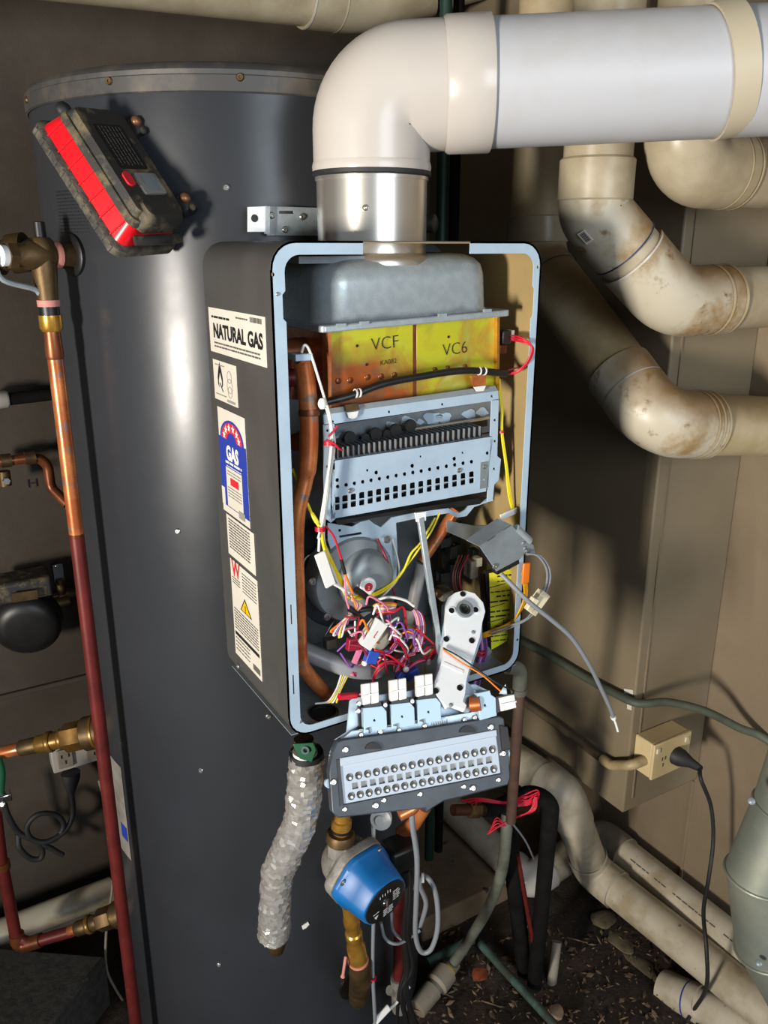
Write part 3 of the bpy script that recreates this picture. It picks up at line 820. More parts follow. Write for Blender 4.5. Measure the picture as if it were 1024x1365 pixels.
# ---- burner housing
YB = .874
def P2(u, v, Y=YB): return onY(u, v, Y)
def pl(name, pts, th, mt, holes=(), Y=YB, parent=None, bevel=0):
    return MB().poly([P2(u, v, Y) for u, v in pts], (0, th, 0), [[P2(u, v, Y) for u, v in h] for h in holes]).build(name, mt, parent or ht, bevel=bevel)
def pc(u, v, r, n=10): return circ(u, v, r, n)
# frame rails
pl('top_rail', [(431, 553), (664, 521), (665, 533), (432, 567)], .002, 'steel', [pc(519, 549, 1.8), pc(590, 539, 1.8), pc(444, 562, 1.8), pc(656, 528, 1.8)])
MB().poly([P2(431, 553), P2(664, 521), P2(660, 514), P2(436, 545)], (0, .002, 0)).build('top_lip', 'steel_dull', ht)
pl('left_rail', [(431, 566), (446, 564), (447, 692), (441, 697), (433, 690)], .002, 'steel', [pc(437, 574, 2), pc(437, 622, 2), pc(438, 660, 2)])
pl('right_rail', [(656, 533), (665, 532), (663, 608), (668, 612), (665, 640), (659, 646), (657, 668), (650, 669)], .002, 'steel', [pc(660, 560, 1.8), pc(660, 588, 1.8), pc(659, 625, 1.8)])
# lower front panel: rows of round and square ports
def lerp(a, b, t): return (a[0] + (b[0] - a[0]) * t, a[1] + (b[1] - a[1]) * t)
holes = []
for i in range(17):
    t = i / 16; u, v = lerp((450.5, 648.5), (629, 615.5), t); holes.append(pc(u, v, 2.7, 8))
    u, v = lerp((449, 672), (629, 637), t); k = 1 - .12 * t
    for a, b in ((-9.2, -.7), (.7, 8.8)):
        x0_, x1_, w_ = u - 3.9 * k, u + 3.9 * k, .9 * k
        holes.append([(x0_ + (0 if b > 1 else w_), v + a * k), (x1_ - (0 if b > 1 else w_), v + a * k - 1), (x1_, v + a * k + 1), (x1_, v + b * k - 2), (x1_ - (0 if a < 0 else w_), v + b * k - 1), (x0_ + (0 if a < 0 else w_), v + b * k), (x0_, v + b * k - 1), (x0_, v + a * k + 1.4)])
for u, v, r in ((450, 640, 2.8), (490, 627, 1.8), (502, 630, 2.8), (550, 621, 2.8), (606, 611.5, 2.8), (650, 604, 2.4), (561, 608.5, 1.5), (617, 603.5, 1.5)): holes.append(pc(u, v, r, 8))
bp = pl('port_panel', [(440, 614), (656, 581), (657, 586), (648, 655), (441, 692)], .0016, 'steel', holes)
tooth = MB().box((0, 0, 0), (.0042, .002, .005)).mesh('tooth', 'steel')
MB().poly([P2(446, 613), P2(656, 581), P2(656, 577, YB + .02), P2(446, 608, YB + .02)], (0, 0, -.001)).build('port_ledge', 'steel', ht)
pl('side_tab', [(641, 617), (651, 615), (650, 650), (640, 652)], .001, 'steel_dull', [pc(645, 640, 1.6)], Y=YB - .001)
for u, v in ((467, 654), (612, 627), (646, 622)): screw_at(P2(u, v, YB), n_, ht, s=.8)
# burner box interior, black sheet for the shade, pipes seen through the ports
MB().poly([P2(447, 566, YB + .05), P2(660, 535, YB + .05), P2(656, 668, YB + .05), P2(447, 694, YB + .05)], (0, .002, 0)).build('burner_back', 'black', ht)
MB().poly([P2(447, 566, YB + .045), P2(658, 534, YB + .045), P2(658, 575, YB + .045), P2(447, 604, YB + .045)], (0, .002, 0)).build('rear_wall', 'window_steel', ht)
MB().poly([P2(447, 618, YB + .014), P2(655, 585, YB + .014), P2(650, 655, YB + .014), P2(447, 688, YB + .014)], (0, .002, 0)).build('port_shade_sheet', 'shade_black', ht)
for s_ in ((449, 449, 446), ):
    pass
MB().tube([P2(449, 672, YB + .007), P2(629, 637, YB + .007)], .0016, 8).build('air_bar', 'steel_dull', ht)
# row of burner blades
bl_ = MB().box((0, .012, 0), (.0016, .03, .018)).mesh('burner_blade', 'steel_dull')
bl2 = MB().box((0, .012, -.001), (.003, .022, .014)).mesh('burner_blade', 'copper_dark')
N = 56
for i in range(N):
    u, v = lerp((449, 606), (642, 576), i / (N - 1)); p = P2(u, v, YB + .008)
    piece(bl_ if i % 2 == 0 else bl2, 'burner_blade', ht, Matrix.Translation(p))
MB().poly([P2(447, 586, YB + .034), P2(650, 558, YB + .034), P2(650, 568, YB + .034), P2(447, 600, YB + .034)], (0, .003, 0)).build('flame_strip', 'black', ht)
sh = MB().lathe([(0, .0085), (.004, .0085)], (0, 0, 0), (0, -1, 0), 16).mesh('shield_tab', 'black')
for u, v in ((465, 583), (500, 578), (526, 573), (546, 567), (486, 584), (515, 579)): piece(sh, 'shield_tab', ht, Matrix.Translation(P2(u, v, YB + .03)) @ Matrix.Scale(.75 if u in (486, 515) else 1, 4))
MB().tube([P2(540, 574, YB + .035), P2(652, 557, YB + .035)], .0025, 8).build('igniter_rod', 'stainless', ht)
for k, (u, v, r) in enumerate([(455, 583, 8), (543, 562, 10), (520, 566, 6), (577, 558, 12), (592, 557, 10), (626, 552, 9), (643, 549, 8), (560, 562, 5)]):
    MB().poly([P2(u + r * (1 + .25 * math.sin(3 * a + k)) * math.cos(a), v + .7 * r * (1 + .2 * math.cos(4 * a + k)) * math.sin(a), YB + .0445) for a in [6.283 * j / 14 for j in range(14)]], (0, -.0003, 0)).build('lime_spot', 'steel', ht)
# black harness lying across the copper block
ck = spline([onY(436, 536, .872), onY(470, 527, .866), onY(510, 512, .864), onY(560, 502, .864), onY(620, 494, .864), onY(675, 498, .868)], 8)
hv = MB().tube(ck, .0046, 12).build('black_cable', 'black', ht)
for u, v in ((473, 524), (478, 523), (638, 494), (645, 494)):
    MB().ring(onY(u, v + .5, .865), (1, 0, -.1), .0046, .0056, .0018, 14).build('cable_tie', 'white', hv)
cl = MB().poly([onY(a, b, .8695) for a, b in ((460, 540), (477, 537), (480, 546), (462, 549))], (0, .003, 0)).build('cable_clamp', 'brass_dull', ht)
MB().poly([onY(a, b, .869) for a, b in ((463, 550), (478, 548), (476, 556), (470, 559), (465, 557))], (0, .002, 0)).build('clamp_tongue', 'white', cl)
cl = MB().poly([onY(a, b, .8695) for a, b in ((628, 501), (648, 499), (648, 513), (632, 515))], (0, .003, 0)).build('cable_clamp', 'copper', ht)
MB().poly([onY(a, b, .869) for a, b in ((632, 516), (648, 514), (645, 521), (636, 522))], (0, .002, 0)).build('clamp_tongue', 'white', cl)
# bracket plate carrying the fan
bpts = [(437, 703), (447, 710), (462, 709), (478, 707), (486, 713), (494, 715), (501, 708), (510, 698), (517, 695), (560, 689), (594, 681), (606, 675), (614, 677), (622, 674), (632, 666), (654, 662), (655, 651), (632, 656), (600, 667), (540, 678), (470, 694), (441, 697)]
def bez(l): return l
pl('bracket_rail', [(437, 697), (470, 702), (480, 696), (492, 693), (500, 699), (508, 703), (516, 696), (522, 690), (595, 675), (603, 681), (612, 684), (620, 680), (628, 670), (655, 659), (654, 668), (632, 676), (622, 688), (610, 690), (598, 684), (560, 690), (528, 697), (530, 735), (528, 778), (505, 800), (470, 800), (450, 760), (437, 720)], .002, 'steel', [pc(453, 707, 2), [(452, 714), (482, 709), (483, 712), (453, 717)], pc(518, 722, 2), pc(519, 742, 1.3), pc(519, 753, 1.3), pc(640, 665, 1.8)], Y=.9)
for u, v in ((493, 723), (516, 719)): screw_at(P2(u, v, .9), n_, ht, s=1.2)
pl('gap_shade_strip', [(447, 694), (651, 662), (640, 672), (500, 690), (452, 700)], .001, 'black', Y=YB + .02)  # black strip put in for the shade below the port panel
# ---- fan
fc = onY(461, 772, .955); fd = V((0, -1, 0))
fan = MB().lathe([(-.05, .074), (-.004, .074), (.0, .07), (.001, .062)], fc, fd, 48).build('fan_housing', 'plastic_dark', ht)
fc2 = onY(468, 770, .908)
MB().lathe([(-.02, .06), (.008, .06), (.012, .057), (.013, .036), (.013, .01)], fc2, fd, 48).build('scroll_cover', 'steel_dull', fan, sharp=50)
fc3 = onY(482, 768, .902)
MB().lathe([(-.004, .043), (.002, .042), (.018, .039), (.025, .034), (.028, .022), (.028, .004)], fc3, fd, 40).build('motor_cap', 'steel_dull', fan, sharp=50)
hb = onY(489, 781, .871)
MB().lathe([(-.004, .0125), (.003, .0125), (.0045, .011)], hb, fd, 24).build('hub', 'alu', fan)
MB().lathe([(.0045, .006), (.0055, .006)], hb, fd, 16).build('red_dot', 'red_ink', fan)
MB().text('2', .007, frame(hb + V((-.002, -.0057, -.003)), V((1, 0, 0)), V((0, 0, 1)))).build('number', 'white', fan)
for u, v in ((466, 766), (416, 775), (436, 822)): screw_at(onY(u, v, .8955), fd, fan, s=1.2)
MB().tube(spline([onY(402, 762, .935), onY(407, 745, .935), onY(418, 737, .935)], 5), .0012, 6).build('spring_wire', 'chrome', fan)
MB().box(onY(440, 857, .93), (.016, .012, .014)).build('fan_plug', 'pvc_grey', fan, bevel=.001)
# ---- grey drain hose, copper feed, clear tube
MB().tube(spline([onY(398, 864, .91), onY(430, 878, .895), onY(470, 892, .885), onY(500, 893, .895), onY(507, 890, .93)], 6), [.0125] * 30, 16).build('grey_hose', 'pipe_grey', ht)
MB().tube([onY(608, 680, .93), onY(580, 722, .935), onY(562, 748, .94)], .0085, 16).build('copper_feed', 'copper', ht)
MB().tube([onY(562, 750, .94), onY(549, 815, .945), onY(540, 842, .95)], .0095, 16).build('clear_tube', 'clear', ht)
MB().tube(spline([onY(545, 835, .95), onY(535, 865, .955), onY(525, 900, .96), onY(520, 930, .97)], 5), .016, 16).build('lower_elbow', 'pvc_grey', ht)
MB().bar(onY(560, 690, .87), onY(587, 872, .855), .0085, .006, n_).build('support_strut', 'galv', ht, bevel=.001)
MB().poly([onY(a, b, .868) for a, b in ((554, 684), (568, 682), (568, 694), (556, 696))], (0, .003, 0)).build('strut_foot', 'alu', ht)
# ---- control board side
MB().poly([V((min(p.x, .734), p.y, p.z)) for p in [onY(a, b, 1.0) for a, b in ((590, 730), (640, 690), (680, 740), (690, 890), (600, 890))]], (0, .004, 0)).build('control_board', 'pcb', ht)
rb = random.Random(4)
for i in range(16):
    u, v = rb.uniform(585, 645), rb.uniform(715, 830)
    MB().box(onY(u, v, rb.uniform(.955, .99)), (rb.uniform(.008, .022), .015, rb.uniform(.006, .02))).build('board_component', rb.choice(['black', 'plastic_dark', 'pcb', 'pvc_grey', 'black']), ht, bevel=.001)
MB().box(onY(628, 757, .935), (.014, .02, .028)).build('board_connector', 'pvc_grey', ht, bevel=.0015)
MB().box(onY(636, 748, .93), (.01, .014, .014)).build('board_connector', 'ivory', ht, bevel=.001)
MB().lathe([(0, .007), (.014, .007), (.016, .005)], onY(579, 788, .96), (0, -1, .1), 16).build('capacitor', 'brass_dull', ht)
mp = [onY(600, 697, .93), onY(634, 690, .93), onY(648, 705, .9), onY(640, 735, .9), onY(612, 718, .92)]
pl('mount_plate', [(596, 694), (632, 701), (668, 700), (664, 716), (640, 728), (596, 709)], .002, 'steel_dull', Y=.915)
# yellow wiring sheet on the board cover; it runs back along the cheek
yl = [(652, 764), (688, 757), (693, 840), (690, 846), (655, 866)]
xq = onY(652, 764, .888); 
YN = V((-.25, -.968, 0))
def onyl(u, v): return onP(u, v, xq, YN)
yl3 = [onyl(u, v) for u, v in yl]
yb_ = MB().poly(yl3, -YN * .012).build('board_cover', 'black', ht)
o2 = YN * .0006
ys = MB().poly([p + o2 for p in yl3], o2 * -.5).build('wiring_label', 'yellow_label', ht)
lf = frame(onyl(652, 764) + o2 * 2, V((.968, -.25, 0)), V((0, 0, 1)))
mb = MB()
inv = lf.inverted(); hgt = -(inv @ yl3[4]).y; wdt = (inv @ yl3[1]).x
R = random.Random(9)
for i in range(14):
    y = -hgt * (.06 + .064 * i)
    if i in (2, 6, 9): mb.poly([(.001, y), (wdt * .62, y + .004), (wdt * .62, y + .0052), (.001, y + .0012)], .0001, (), lf)
    else: mb.dashes(wdt * R.choice([.08, .3]), wdt * .92, y, R.choice([.003, .0042]), lf, i)
for i in range(5): mb.box((wdt * (.62 + .06 * i), -hgt * .68, .0002), (.0012, .016 - .002 * (i % 2), .0002), lf)
mb.build('wiring_print', 'ink', ys)
MB().box(onY(656, 712, .91), (.004, .004, .004)).build('standoff', 'alu', ht)
mb = MB(); mb.poly([onY(a, b, .9) for a, b in ((648, 858), (656, 868), (656, 890), (648, 893))], (0, .003, 0)); mb.build('board_bracket', 'galv', ht)
# ---- wires
def W(pts, mt, r=.0013, name=None, parent=None, n=7):
    nm = {'w_white': 'white_wire', 'w_yellow': 'yellow_wire', 'w_red': 'red_wire', 'w_orange': 'orange_wire', 'w_gold': 'orange_wire', 'w_blue': 'blue_wire', 'w_purple': 'purple_wire', 'w_pink': 'pink_wire',
          'w_black': 'black_wire', 'w_grey': 'grey_wire', 'w_brown': 'brown_wire', 'w_crimson': 'crimson_wire'}.get(mt, 'wire')
    return MB().tube(spline([onY(*p) for p in pts], 6), r, n).build(name or nm, mt, parent or ht, sharp=80)
Yw = .862
W([(402, 470, .868), (406, 460, .866), (413, 468, .866), (425, 505, Yw), (434, 535, Yw), (437, 548, Yw), (442, 580, Yw), (439, 620, Yw), (433, 660, Yw), (427, 700, Yw), (425, 735, Yw)], 'w_white', .0017)
W([(432, 535, Yw), (440, 560, Yw), (446, 590, Yw), (441, 630, Yw), (437, 665, Yw), (432, 700, Yw), (434, 730, Yw), (452, 780, Yw), (470, 795, Yw)], 'w_white', .0017)
W([(436, 540, .858), (440, 555, .858), (443, 585, .858), (437, 640, .858), (431, 690, .858), (424, 718, .858)], 'w_white', .0015)
MB().ball(onY(430, 538, .86), .006, 6, (1, .6, 1.2)).build('wire_joint', 'white', ht)
for a in ((437, 590), (425, 704)):
    for k in range(3):
        MB().ring(onY(a[0] + 2, a[1] + k * 2, .861), (.1, .1, 1), .005, .0066, .0016, 12).build('red_tie', 'w_red', ht)
W([(435, 586, .856), (446, 592, .853), (452, 598, .853), (456, 600, .858)], 'w_red', .0014); W([(438, 582, .857), (450, 568, .857)], 'w_red', .0014)
W([(390, 625, .9), (405, 660, .88), (418, 690, .865), (427, 705, .86), (432, 730, .86), (440, 750, .862), (453, 775, .865), (463, 795, .868), (480, 793, .87)], 'w_yellow', .002)
W([(416, 684, .868), (424, 698, .862), (431, 722, .862), (444, 752, .864), (459, 780, .866)], 'w_yellow', .0022)
W([(434, 701, .86), (445, 715, .858), (452, 735, .857), (456, 747, .857)], 'w_red', .0014)
W([(455, 746, .857), (460, 765, .856)], 'w_black', .0024); W([(460, 764, .856), (465, 778, .856), (470, 790, .858)], 'w_orange', .0016)
MB().bar(onY(426, 737, .858), onY(441, 781, .858), .015, .004, n_).build('white_sleeve', 'white', ht, bevel=.0015)
W([(440, 775, .86), (452, 782, .86), (465, 790, .86)], 'w_white', .0022)
W([(460, 762, .858), (461, 795, .858), (466, 815, .86), (463, 832, .862)], 'w_pink', .0014)
W([(503, 718, .895), (515, 745, .88), (522, 775, .882), (527, 796, .88), (530, 800, .88)], 'w_crimson', .0017)
W([(523, 718, .9), (530, 745, .89), (532, 762, .885), (528, 775, .88), (505, 800, .868)], 'w_white', .0015)
W([(586, 684, .88), (575, 708, .88), (560, 730, .88), (545, 750, .88), (525, 775, .875), (495, 793, .868), (475, 797, .865)], 'w_yellow', .0016)
W([(580, 690, .88), (562, 722, .878), (548, 738, .878), (535, 765, .876), (508, 790, .87), (470, 800, .866)], 'w_yellow', .0016)
for p, q, r in (((474, 785), (497, 803), .0042), ((479, 814), (498, 812), .0036), ((527, 805), (548, 809), .0062), ((466, 811), (482, 826), .0042)):
    MB().tube([onY(*p, .858), onY((p[0] + q[0]) / 2, (p[1] + q[1]) / 2 - 1, .856), onY(*q, .858)], r, 10).build('black_sleeve', 'black', ht)
# bundle from the sleeves
cols = ['w_orange', 'w_pink', 'w_white', 'w_red', 'w_purple', 'w_yellow', 'w_orange', 'w_white', 'w_pink']
for k, c_ in enumerate(cols):
    W([(468, 792 + k, .86), (474 + k, 808, .857), (466 - 1.5 * k, 822 + k, .855), (448 - 1.2 * k + 5 * (k % 3), 838 + (k * 5) % 13, .856), (452 + k, 846 - k, .858), (466 + k, 836, .86)], c_, .0014)
for k, c_ in enumerate(['w_orange', 'w_yellow', 'w_pink', 'w_white', 'w_pink', 'w_orange', 'w_crimson']):
    W([(497, 806 + k * 1.5, .858), (510, 804 + k * 2.4, .853), (522, 804 + k * 2.2, .853), (532, 806 + k, .856)], c_, .0015)
for k, c_ in enumerate(['w_pink', 'w_white', 'w_orange', 'w_purple', 'w_pink', 'w_blue', 'w_white', 'w_red']):
    W([(545, 806 + k * .6, .858), (553 + 1.2 * k, 818, .853), (557 + 1.2 * k, 838, .852), (556 + k, 855, .854), (550 + 1.3 * k, 868, .86)], c_, .0015)
W([(500, 800, .86), (520, 796, .855), (540, 800, .852), (552, 808, .85)], 'w_white', .002)
W([(550, 810, .86), (563, 822, .86), (566, 840, .86), (562, 860, .866)], 'w_gold', .0014)
for k in range(22):
    u, v = rb.uniform(455, 555), rb.uniform(805, 872)
    W([(u, v, .852), (u + rb.uniform(5, 18), v + rb.uniform(-14, 6), .846), (u + rb.uniform(10, 34), v + rb.uniform(-4, 22), .85), (u + rb.uniform(8, 30), v + rb.uniform(15, 34), .858)], rb.choice(['w_orange', 'w_red', 'w_white', 'w_pink', 'w_purple', 'w_crimson', 'w_blue', 'w_white']), .0015)
for k, c_ in enumerate(['w_purple', 'w_pink', 'w_blue', 'w_crimson', 'w_pink']):
    W([(515 + k, 818, .862), (520 + k, 840, .857), (527 + k, 854, .855), (520, 864 + k * 1.5, .856), (500, 872 + k, .86)], c_, .0015)
for k, c_ in enumerate(['w_purple', 'w_orange', 'w_red', 'w_pink']):
    W([(553, 869 + k, .86), (540, 874 + k, .857), (532, 885 + k * 2, .857), (528, 895, .86), (535, 903, .865)], c_, .0014)
    W([(497, 905 + k, .87), (505, 888 + k * 2, .862), (520, 881 + k, .858), (535, 884 + 2 * k, .858)], ['w_red', 'w_crimson', 'w_black', 'w_red'][k], .0014)
    W([(540, 893 + k, .86), (555, 882 + k, .857), (570, 877 + k, .858), (578, 868, .86)], ['w_red', 'w_pink', 'w_purple', 'w_crimson'][k], .0014)
MB().ring(onY(572, 870, .86), (.1, -1, .1), .0085, .0115, .003, 18).build('red_loop', 'w_crimson', ht)
MB().lathe([(0, .0085), (.002, .0085)], onY(572, 870, .862), n_, 16).build('brown_disc', 'copper', ht)
MB().box(onY(571, 882, .857), (.005, .004, .008)).build('small_plug', 'white', ht)
W([(566, 885, .86), (568, 898, .86), (570, 905, .85)], 'w_gold', .001)
def plug(u0, v0, u1, v1, wd, mt, Y=.854, t=.01, name='connector'):
    return MB().bar(onY(u0, v0, Y), onY(u1, v1, Y), wd, t, n_).build(name, mt, ht, bevel=.0012)
plug(509, 828, 485, 862, .02, 'white', .85)
f_ = frame(onY(498, 852, .8445), (onY(509, 828, .85) - onY(485, 862, .85)).cross(n_) * -1, onY(509, 828, .85) - onY(485, 862, .85))
MB().text('J', .011, f_ @ Matrix.Translation((.0, .004, 0)), .02).build('letter', 'red_ink', ht)
plug(502, 828, 480, 858, .014, 'ivory', .866); plug(522, 842, 500, 866, .014, 'ivory', .868); plug(472, 850, 470, 866, .018, 'w_crimson', .86)
plug(520, 845, 525, 862, .011, 'w_crimson', .866)
plug(488, 874, 502, 876, .018, 'w_blue', .85); plug(540, 903, 556, 893, .012, 'w_blue', .856); plug(530, 898, 537, 902, .01, 'w_blue', .856)
MB().ball(onY(486, 884, .848), .004, 6).build('white_clip', 'white', ht); MB().ball(onY(541, 892, .85), .0045, 6).build('white_clip', 'white', ht)
MB().bar(onY(480, 865, .86), onY(472, 884, .86), .006, .005, n_).build('pink_lead', 'w_pink', ht)
plug(548, 835, 546, 850, .012, 'ivory', .87)
# orange, grey and yellow leads on the right
for k in range(5):
    W([(700 - k, 762, .846), (703 - k, 790 + k, .845), (694 - k, 815 + k, .848), (677, 831 + k * 1.4, .868), (650, 842 + k * 1.5, .88), (641, 846 + k, .89)], 'w_gold', .0013)
MB().bar(onY(702, 750, .843), onY(700, 778, .843), .013, .004, n_).build('orange_sleeve', 'w_orange', ht, bevel=.0015)
for k in range(3):
    W([(662 + k * 2, 505, .885), (668 + k, 545, .88), (668 + k, 575, .878), (674 + k, 620, .876), (678 + k * 1.5, 660, .874), (686 + k, 690, .872), (690 + k, 700, .872)], 'w_yellow', .0013)
MB().ring(onY(668, 577, .878), (0, .1, 1), .003, .0045, .003, 12).build('red_tie', 'w_red', ht)
for k in range(3):
    W([(680, 447 + 3 * k, .884), (695 + k, 450 + 3 * k, .855), (709 + k, 462 + k, .845), (703 + k, 482, .85), (690, 494 + k, .862), (677, 499, .87)], 'w_red', .0013)
W([(676, 494, .868), (690, 490, .868)], 'w_crimson', .001)
for k in range(5):
    W([(640 + k * 2, 850, .885), (641 + k * 2, 870, .885), (634 + k * 2, 895, .89), (630 + k * 2, 920, .9)], ['w_purple', 'w_pink', 'w_blue', 'w_brown', 'w_purple'][k], .0015)
for k in range(2): MB().ring(onY(639, 868 + 5 * k, .885), (.2, 0, 1), .007, .009, .0022, 12).build('red_tie', 'w_red', ht)
for k in range(4):
    W([(612 + 4 * k, 740, .93), (604 + 3 * k, 765, .92), (608 + 3 * k, 790, .92), (630 + 3 * k, 810, .93)], ['w_brown', 'w_brown', 'w_black', 'w_crimson'][k], .0015)
    W([(640 + 2 * k, 765, .92), (642 + 2 * k, 800, .915), (646 + 2 * k, 850, .91)], ['w_black', 'w_brown', 'w_brown', 'w_black'][k], .0015)
for k in range(4):
    W([(455 + 3 * k, 900, .88), (448 + 2 * k, 920, .875), (437 + 4 * k, 935, .875), (420 + 10 * k, 938 - k, .88)], ['w_white', 'w_yellow', 'w_white', 'w_yellow'][k], .0014)
MB().tube([onY(452, 929, .845), onY(475, 927, .845)], .0045, 10).build('red_boot', 'w_red', ht)
W([(475, 927, .845), (485, 924, .84), (497, 922, .83)], 'w_pink', .0014)
for k in range(26):
    u, v = rb.uniform(440, 560), rb.uniform(835, 905)
    W([(u, v, .88), (u + rb.uniform(-15, 15), v + rb.uniform(-12, 12), .872), (u + rb.uniform(-24, 24), v + rb.uniform(-16, 16), .878)], rb.choice(['w_crimson', 'w_red', 'w_black', 'w_pink', 'w_purple', 'w_brown', 'w_white']), .0014)
# white tag on the yellow lead
MB().bar(onY(667, 690, .868), onY(689, 680, .868), .009, .003, n_).build('cable_tag', 'white', ht, bevel=.001)
# ================================================================== igniter box hanging out on its leads
ig = thing('igniter_box', 'grey folded metal igniter box dangling at the right edge of the heater', 'igniter', onY(676, 756, .83))
Yi = .82
ia, ib, ic_, id_ = [onY(u, v, Yi) for u, v in ((639, 728), (681, 699), (712, 742), (661, 761))]
nn = (ib - ia).cross(id_ - ia).normalized()
if nn.dot(CAM - ia) < 0: nn = -nn
MB().poly([onP(u, v, ia, nn) for u, v in ((639, 728), (681, 699), (712, 727), (714, 738), (703, 741), (699, 738), (694, 745), (662, 762))], nn * -.0015).build('cover', 'steel_dull', ig, bevel=.0006)
q = [onP(u, v, ia, nn) for u, v in ((639, 728), (681, 699))]
MB().poly([q[0], q[1], q[1] - nn * .03, q[0] - nn * .03], (q[1] - q[0]).cross(nn).normalized() * .0015).build('side_wall', 'steel_dull', ig)
q = [onP(u, v, ia, nn) for u, v in ((681, 699), (712, 727))]
MB().tube([onP(690, 705, ia, nn) - nn * .004, onP(708, 722, ia, nn) - nn * .004], .006, 12).build('rolled_edge', 'galv', ig)
MB().loft([[onP(u, v, ia, nn) - nn * d for u, v in ((647, 728), (682, 704), (708, 736), (664, 758))] for d in (.003, .024)]).build('potting', 'black', ig, bevel=.001)
MB().bar(onP(664, 764, ia, nn) - nn * .008, onP(694, 749, ia, nn) - nn * .008, .008, .012, nn).build('terminal_strip', 'black', ig, bevel=.001)
for u, v in ((659, 755), (702, 735)): screw_at(onP(u, v, ia, nn) + nn * .0003, nn, ig, s=.9)
for u, v in ((697, 724), (699, 731)): screw_at(onP(u, v, ia, nn) + nn * .0003, nn, ig, RIVET, 'rivet', .7)
pts = [(668, 765, .815), (684, 781, .80), (705, 802, .785), (735, 826, .775), (762, 850, .77), (785, 885, .77), (800, 915, .775), (813, 943, .778), (818, 957, .78)]
MB().tube(spline([onY(*p) for p in pts], 8), .0033, 12).build('ignition_lead', 'w_grey', ig, sharp=80)
MB().tube(spline([onY(*p) for p in ((818, 957, .78), (821, 965, .78), (824, 975, .78))], 4), .0018, 8).build('bare_end', 'white', ig)
MB().lathe([(0, .0042), (.005, .0042)], onY(817, 955, .78), onY(822, 966, .78) - onY(818, 957, .78), 12).build('ferrule', 'white', ig)
wi = []
for k in range(2):
    MB().tube(spline([onY(*p) for p in ((702, 738, .815), (717 + 3 * k, 741, .81), (728 + 4 * k, 757, .806), (729 + 4 * k, 775, .805), (722 + 5 * k, 792, .805))], 6), .0016, 8).build('grey_wire', 'w_grey', ig)
    MB().tube(spline([onY(*p) for p in ((709 + 4 * k, 817, .812), (700 + 2 * k, 826, .825), (680, 834 + 3 * k, .85), (655, 842 + 4 * k, .872))], 6), .0014, 8).build('grey_wire', 'w_grey', ig)
cb = MB().bar(onY(726, 789, .803), onY(706, 816, .806), .019, .012, n_).build('plug_connector', 'ivory', ig, bevel=.0015)
MB().bar(onY(714, 797, .797), onY(704, 813, .80), .012, .008, n_).build('plug_latch', 'ivory', cb, bevel=.001)

# ================================================================== burner manifold hanging below
MO = at(558, 1020, .915)
mex = rot(math.cos(math.radians(15)), math.sin(math.radians(15)), .0)
mup = (V((0, 0, 1)) * math.cos(math.radians(28)) + V((0, 0, 1)).cross(mex).normalized() * math.sin(math.radians(28)))
mn = mex.cross(mup).normalized()
if mn.dot(CAM - MO) < 0: mn = -mn
def mp_(u, v, h=0): return onP(u, v, MO, mn) + mn * h
mf = thing('burner_manifold', 'unbolted gas burner manifold with nozzle plate and solenoids hanging below the heater', 'gas manifold', mp_(558, 1090, -.03))
def mpoly(name, pts, h0, h1, mt, holes=(), bevel=0, parent=None):
    return MB().poly([mp_(u, v, 0) + mn * h1 for u, v in pts], mn * (h0 - h1), [[mp_(u, v, 0) + mn * h1 for u, v in h] for h in holes]).build(name, mt, parent or mf, bevel=bevel)
ofr = [(449, 988), (458, 985), (560, 971), (664, 954), (671, 957), (673, 975), (676, 985), (679, 1037), (676, 1046), (608, 1064), (590, 1068), (577, 1076), (568, 1083), (566, 1077), (500, 1084), (450, 1090), (442, 1082), (438, 1030), (442, 1003)]
win = [(453, 1019), (660, 980), (666, 1030), (458, 1071)]
fr_ = mpoly('nozzle_frame', ofr, -.018, .004, 'plastic_dark', [win], bevel=.0018)
mpoly('nozzle_back', [(452, 1018), (661, 979), (667, 1031), (457, 1072)], -.014, -.0022, 'nozzle_back')
# nozzle plate with real round and square recesses
def npos(s, t):      # s 0..1 along, t 0..1 down
    a = lerp((455, 1026), (662, 985), s); b = lerp((459, 1070), (665, 1031), s); return lerp(a, b, t)
hs = []
for i in range(17):
    s_ = (i + .75) / 17.4
    hs.append([npos(s_ + .0262 * math.cos(a) + .004, .26 + .125 * math.sin(a)) for a in [6.283 * j / 10 for j in range(10)]])
    hs.append([npos(s_ + .0262 * math.cos(a) + .004, .83 + .125 * math.sin(a)) for a in [6.283 * j / 10 for j in range(10)]])
    if i: 
        x = s_ - .028; hs.append([npos(x - .016, .45), npos(x + .024, .45), npos(x + .024, .645), npos(x - .016, .645)])
npn = mpoly('nozzle_plate', [(453, 1020), (660, 981), (666, 1030), (458, 1071)], -.0018, .003, 'nozzle', hs)
jet = MB().lathe([(0, .0034), (.0022, .0032), (.0022, .0018), (.001, .0016)], (0, 0, 0), (0, 0, 1), 10).mesh('gas_jet', 'nozzle_hole')
jetw = MB().lathe([(0, .0026), (.0012, .002)], (0, 0, 0), (0, 0, 1), 8).mesh('jet_white_dot', 'white')  # white dot, set off-centre in each gas jet
mq = axis_frame(V((0, 0, 0)), mn)
for i in range(17):
    s_ = (i + .75) / 17.4
    for t in (.26, .83):
        u, v = npos(s_ + .004, t); m_ = mq.copy(); m_.translation = mp_(u, v, -.0024)
        j = piece(jet, 'gas_jet', mf, m_)
        u, v = npos(s_ + .008, t + .06); m_ = mq.copy(); m_.translation = mp_(u, v, -.0005); piece(jetw, 'jet_white_dot', mf, m_)
mpoly('plate_lip', [(452, 1010), (660, 972), (661, 981), (453, 1021)], -.002, .006, 'nozzle', bevel=.0008)
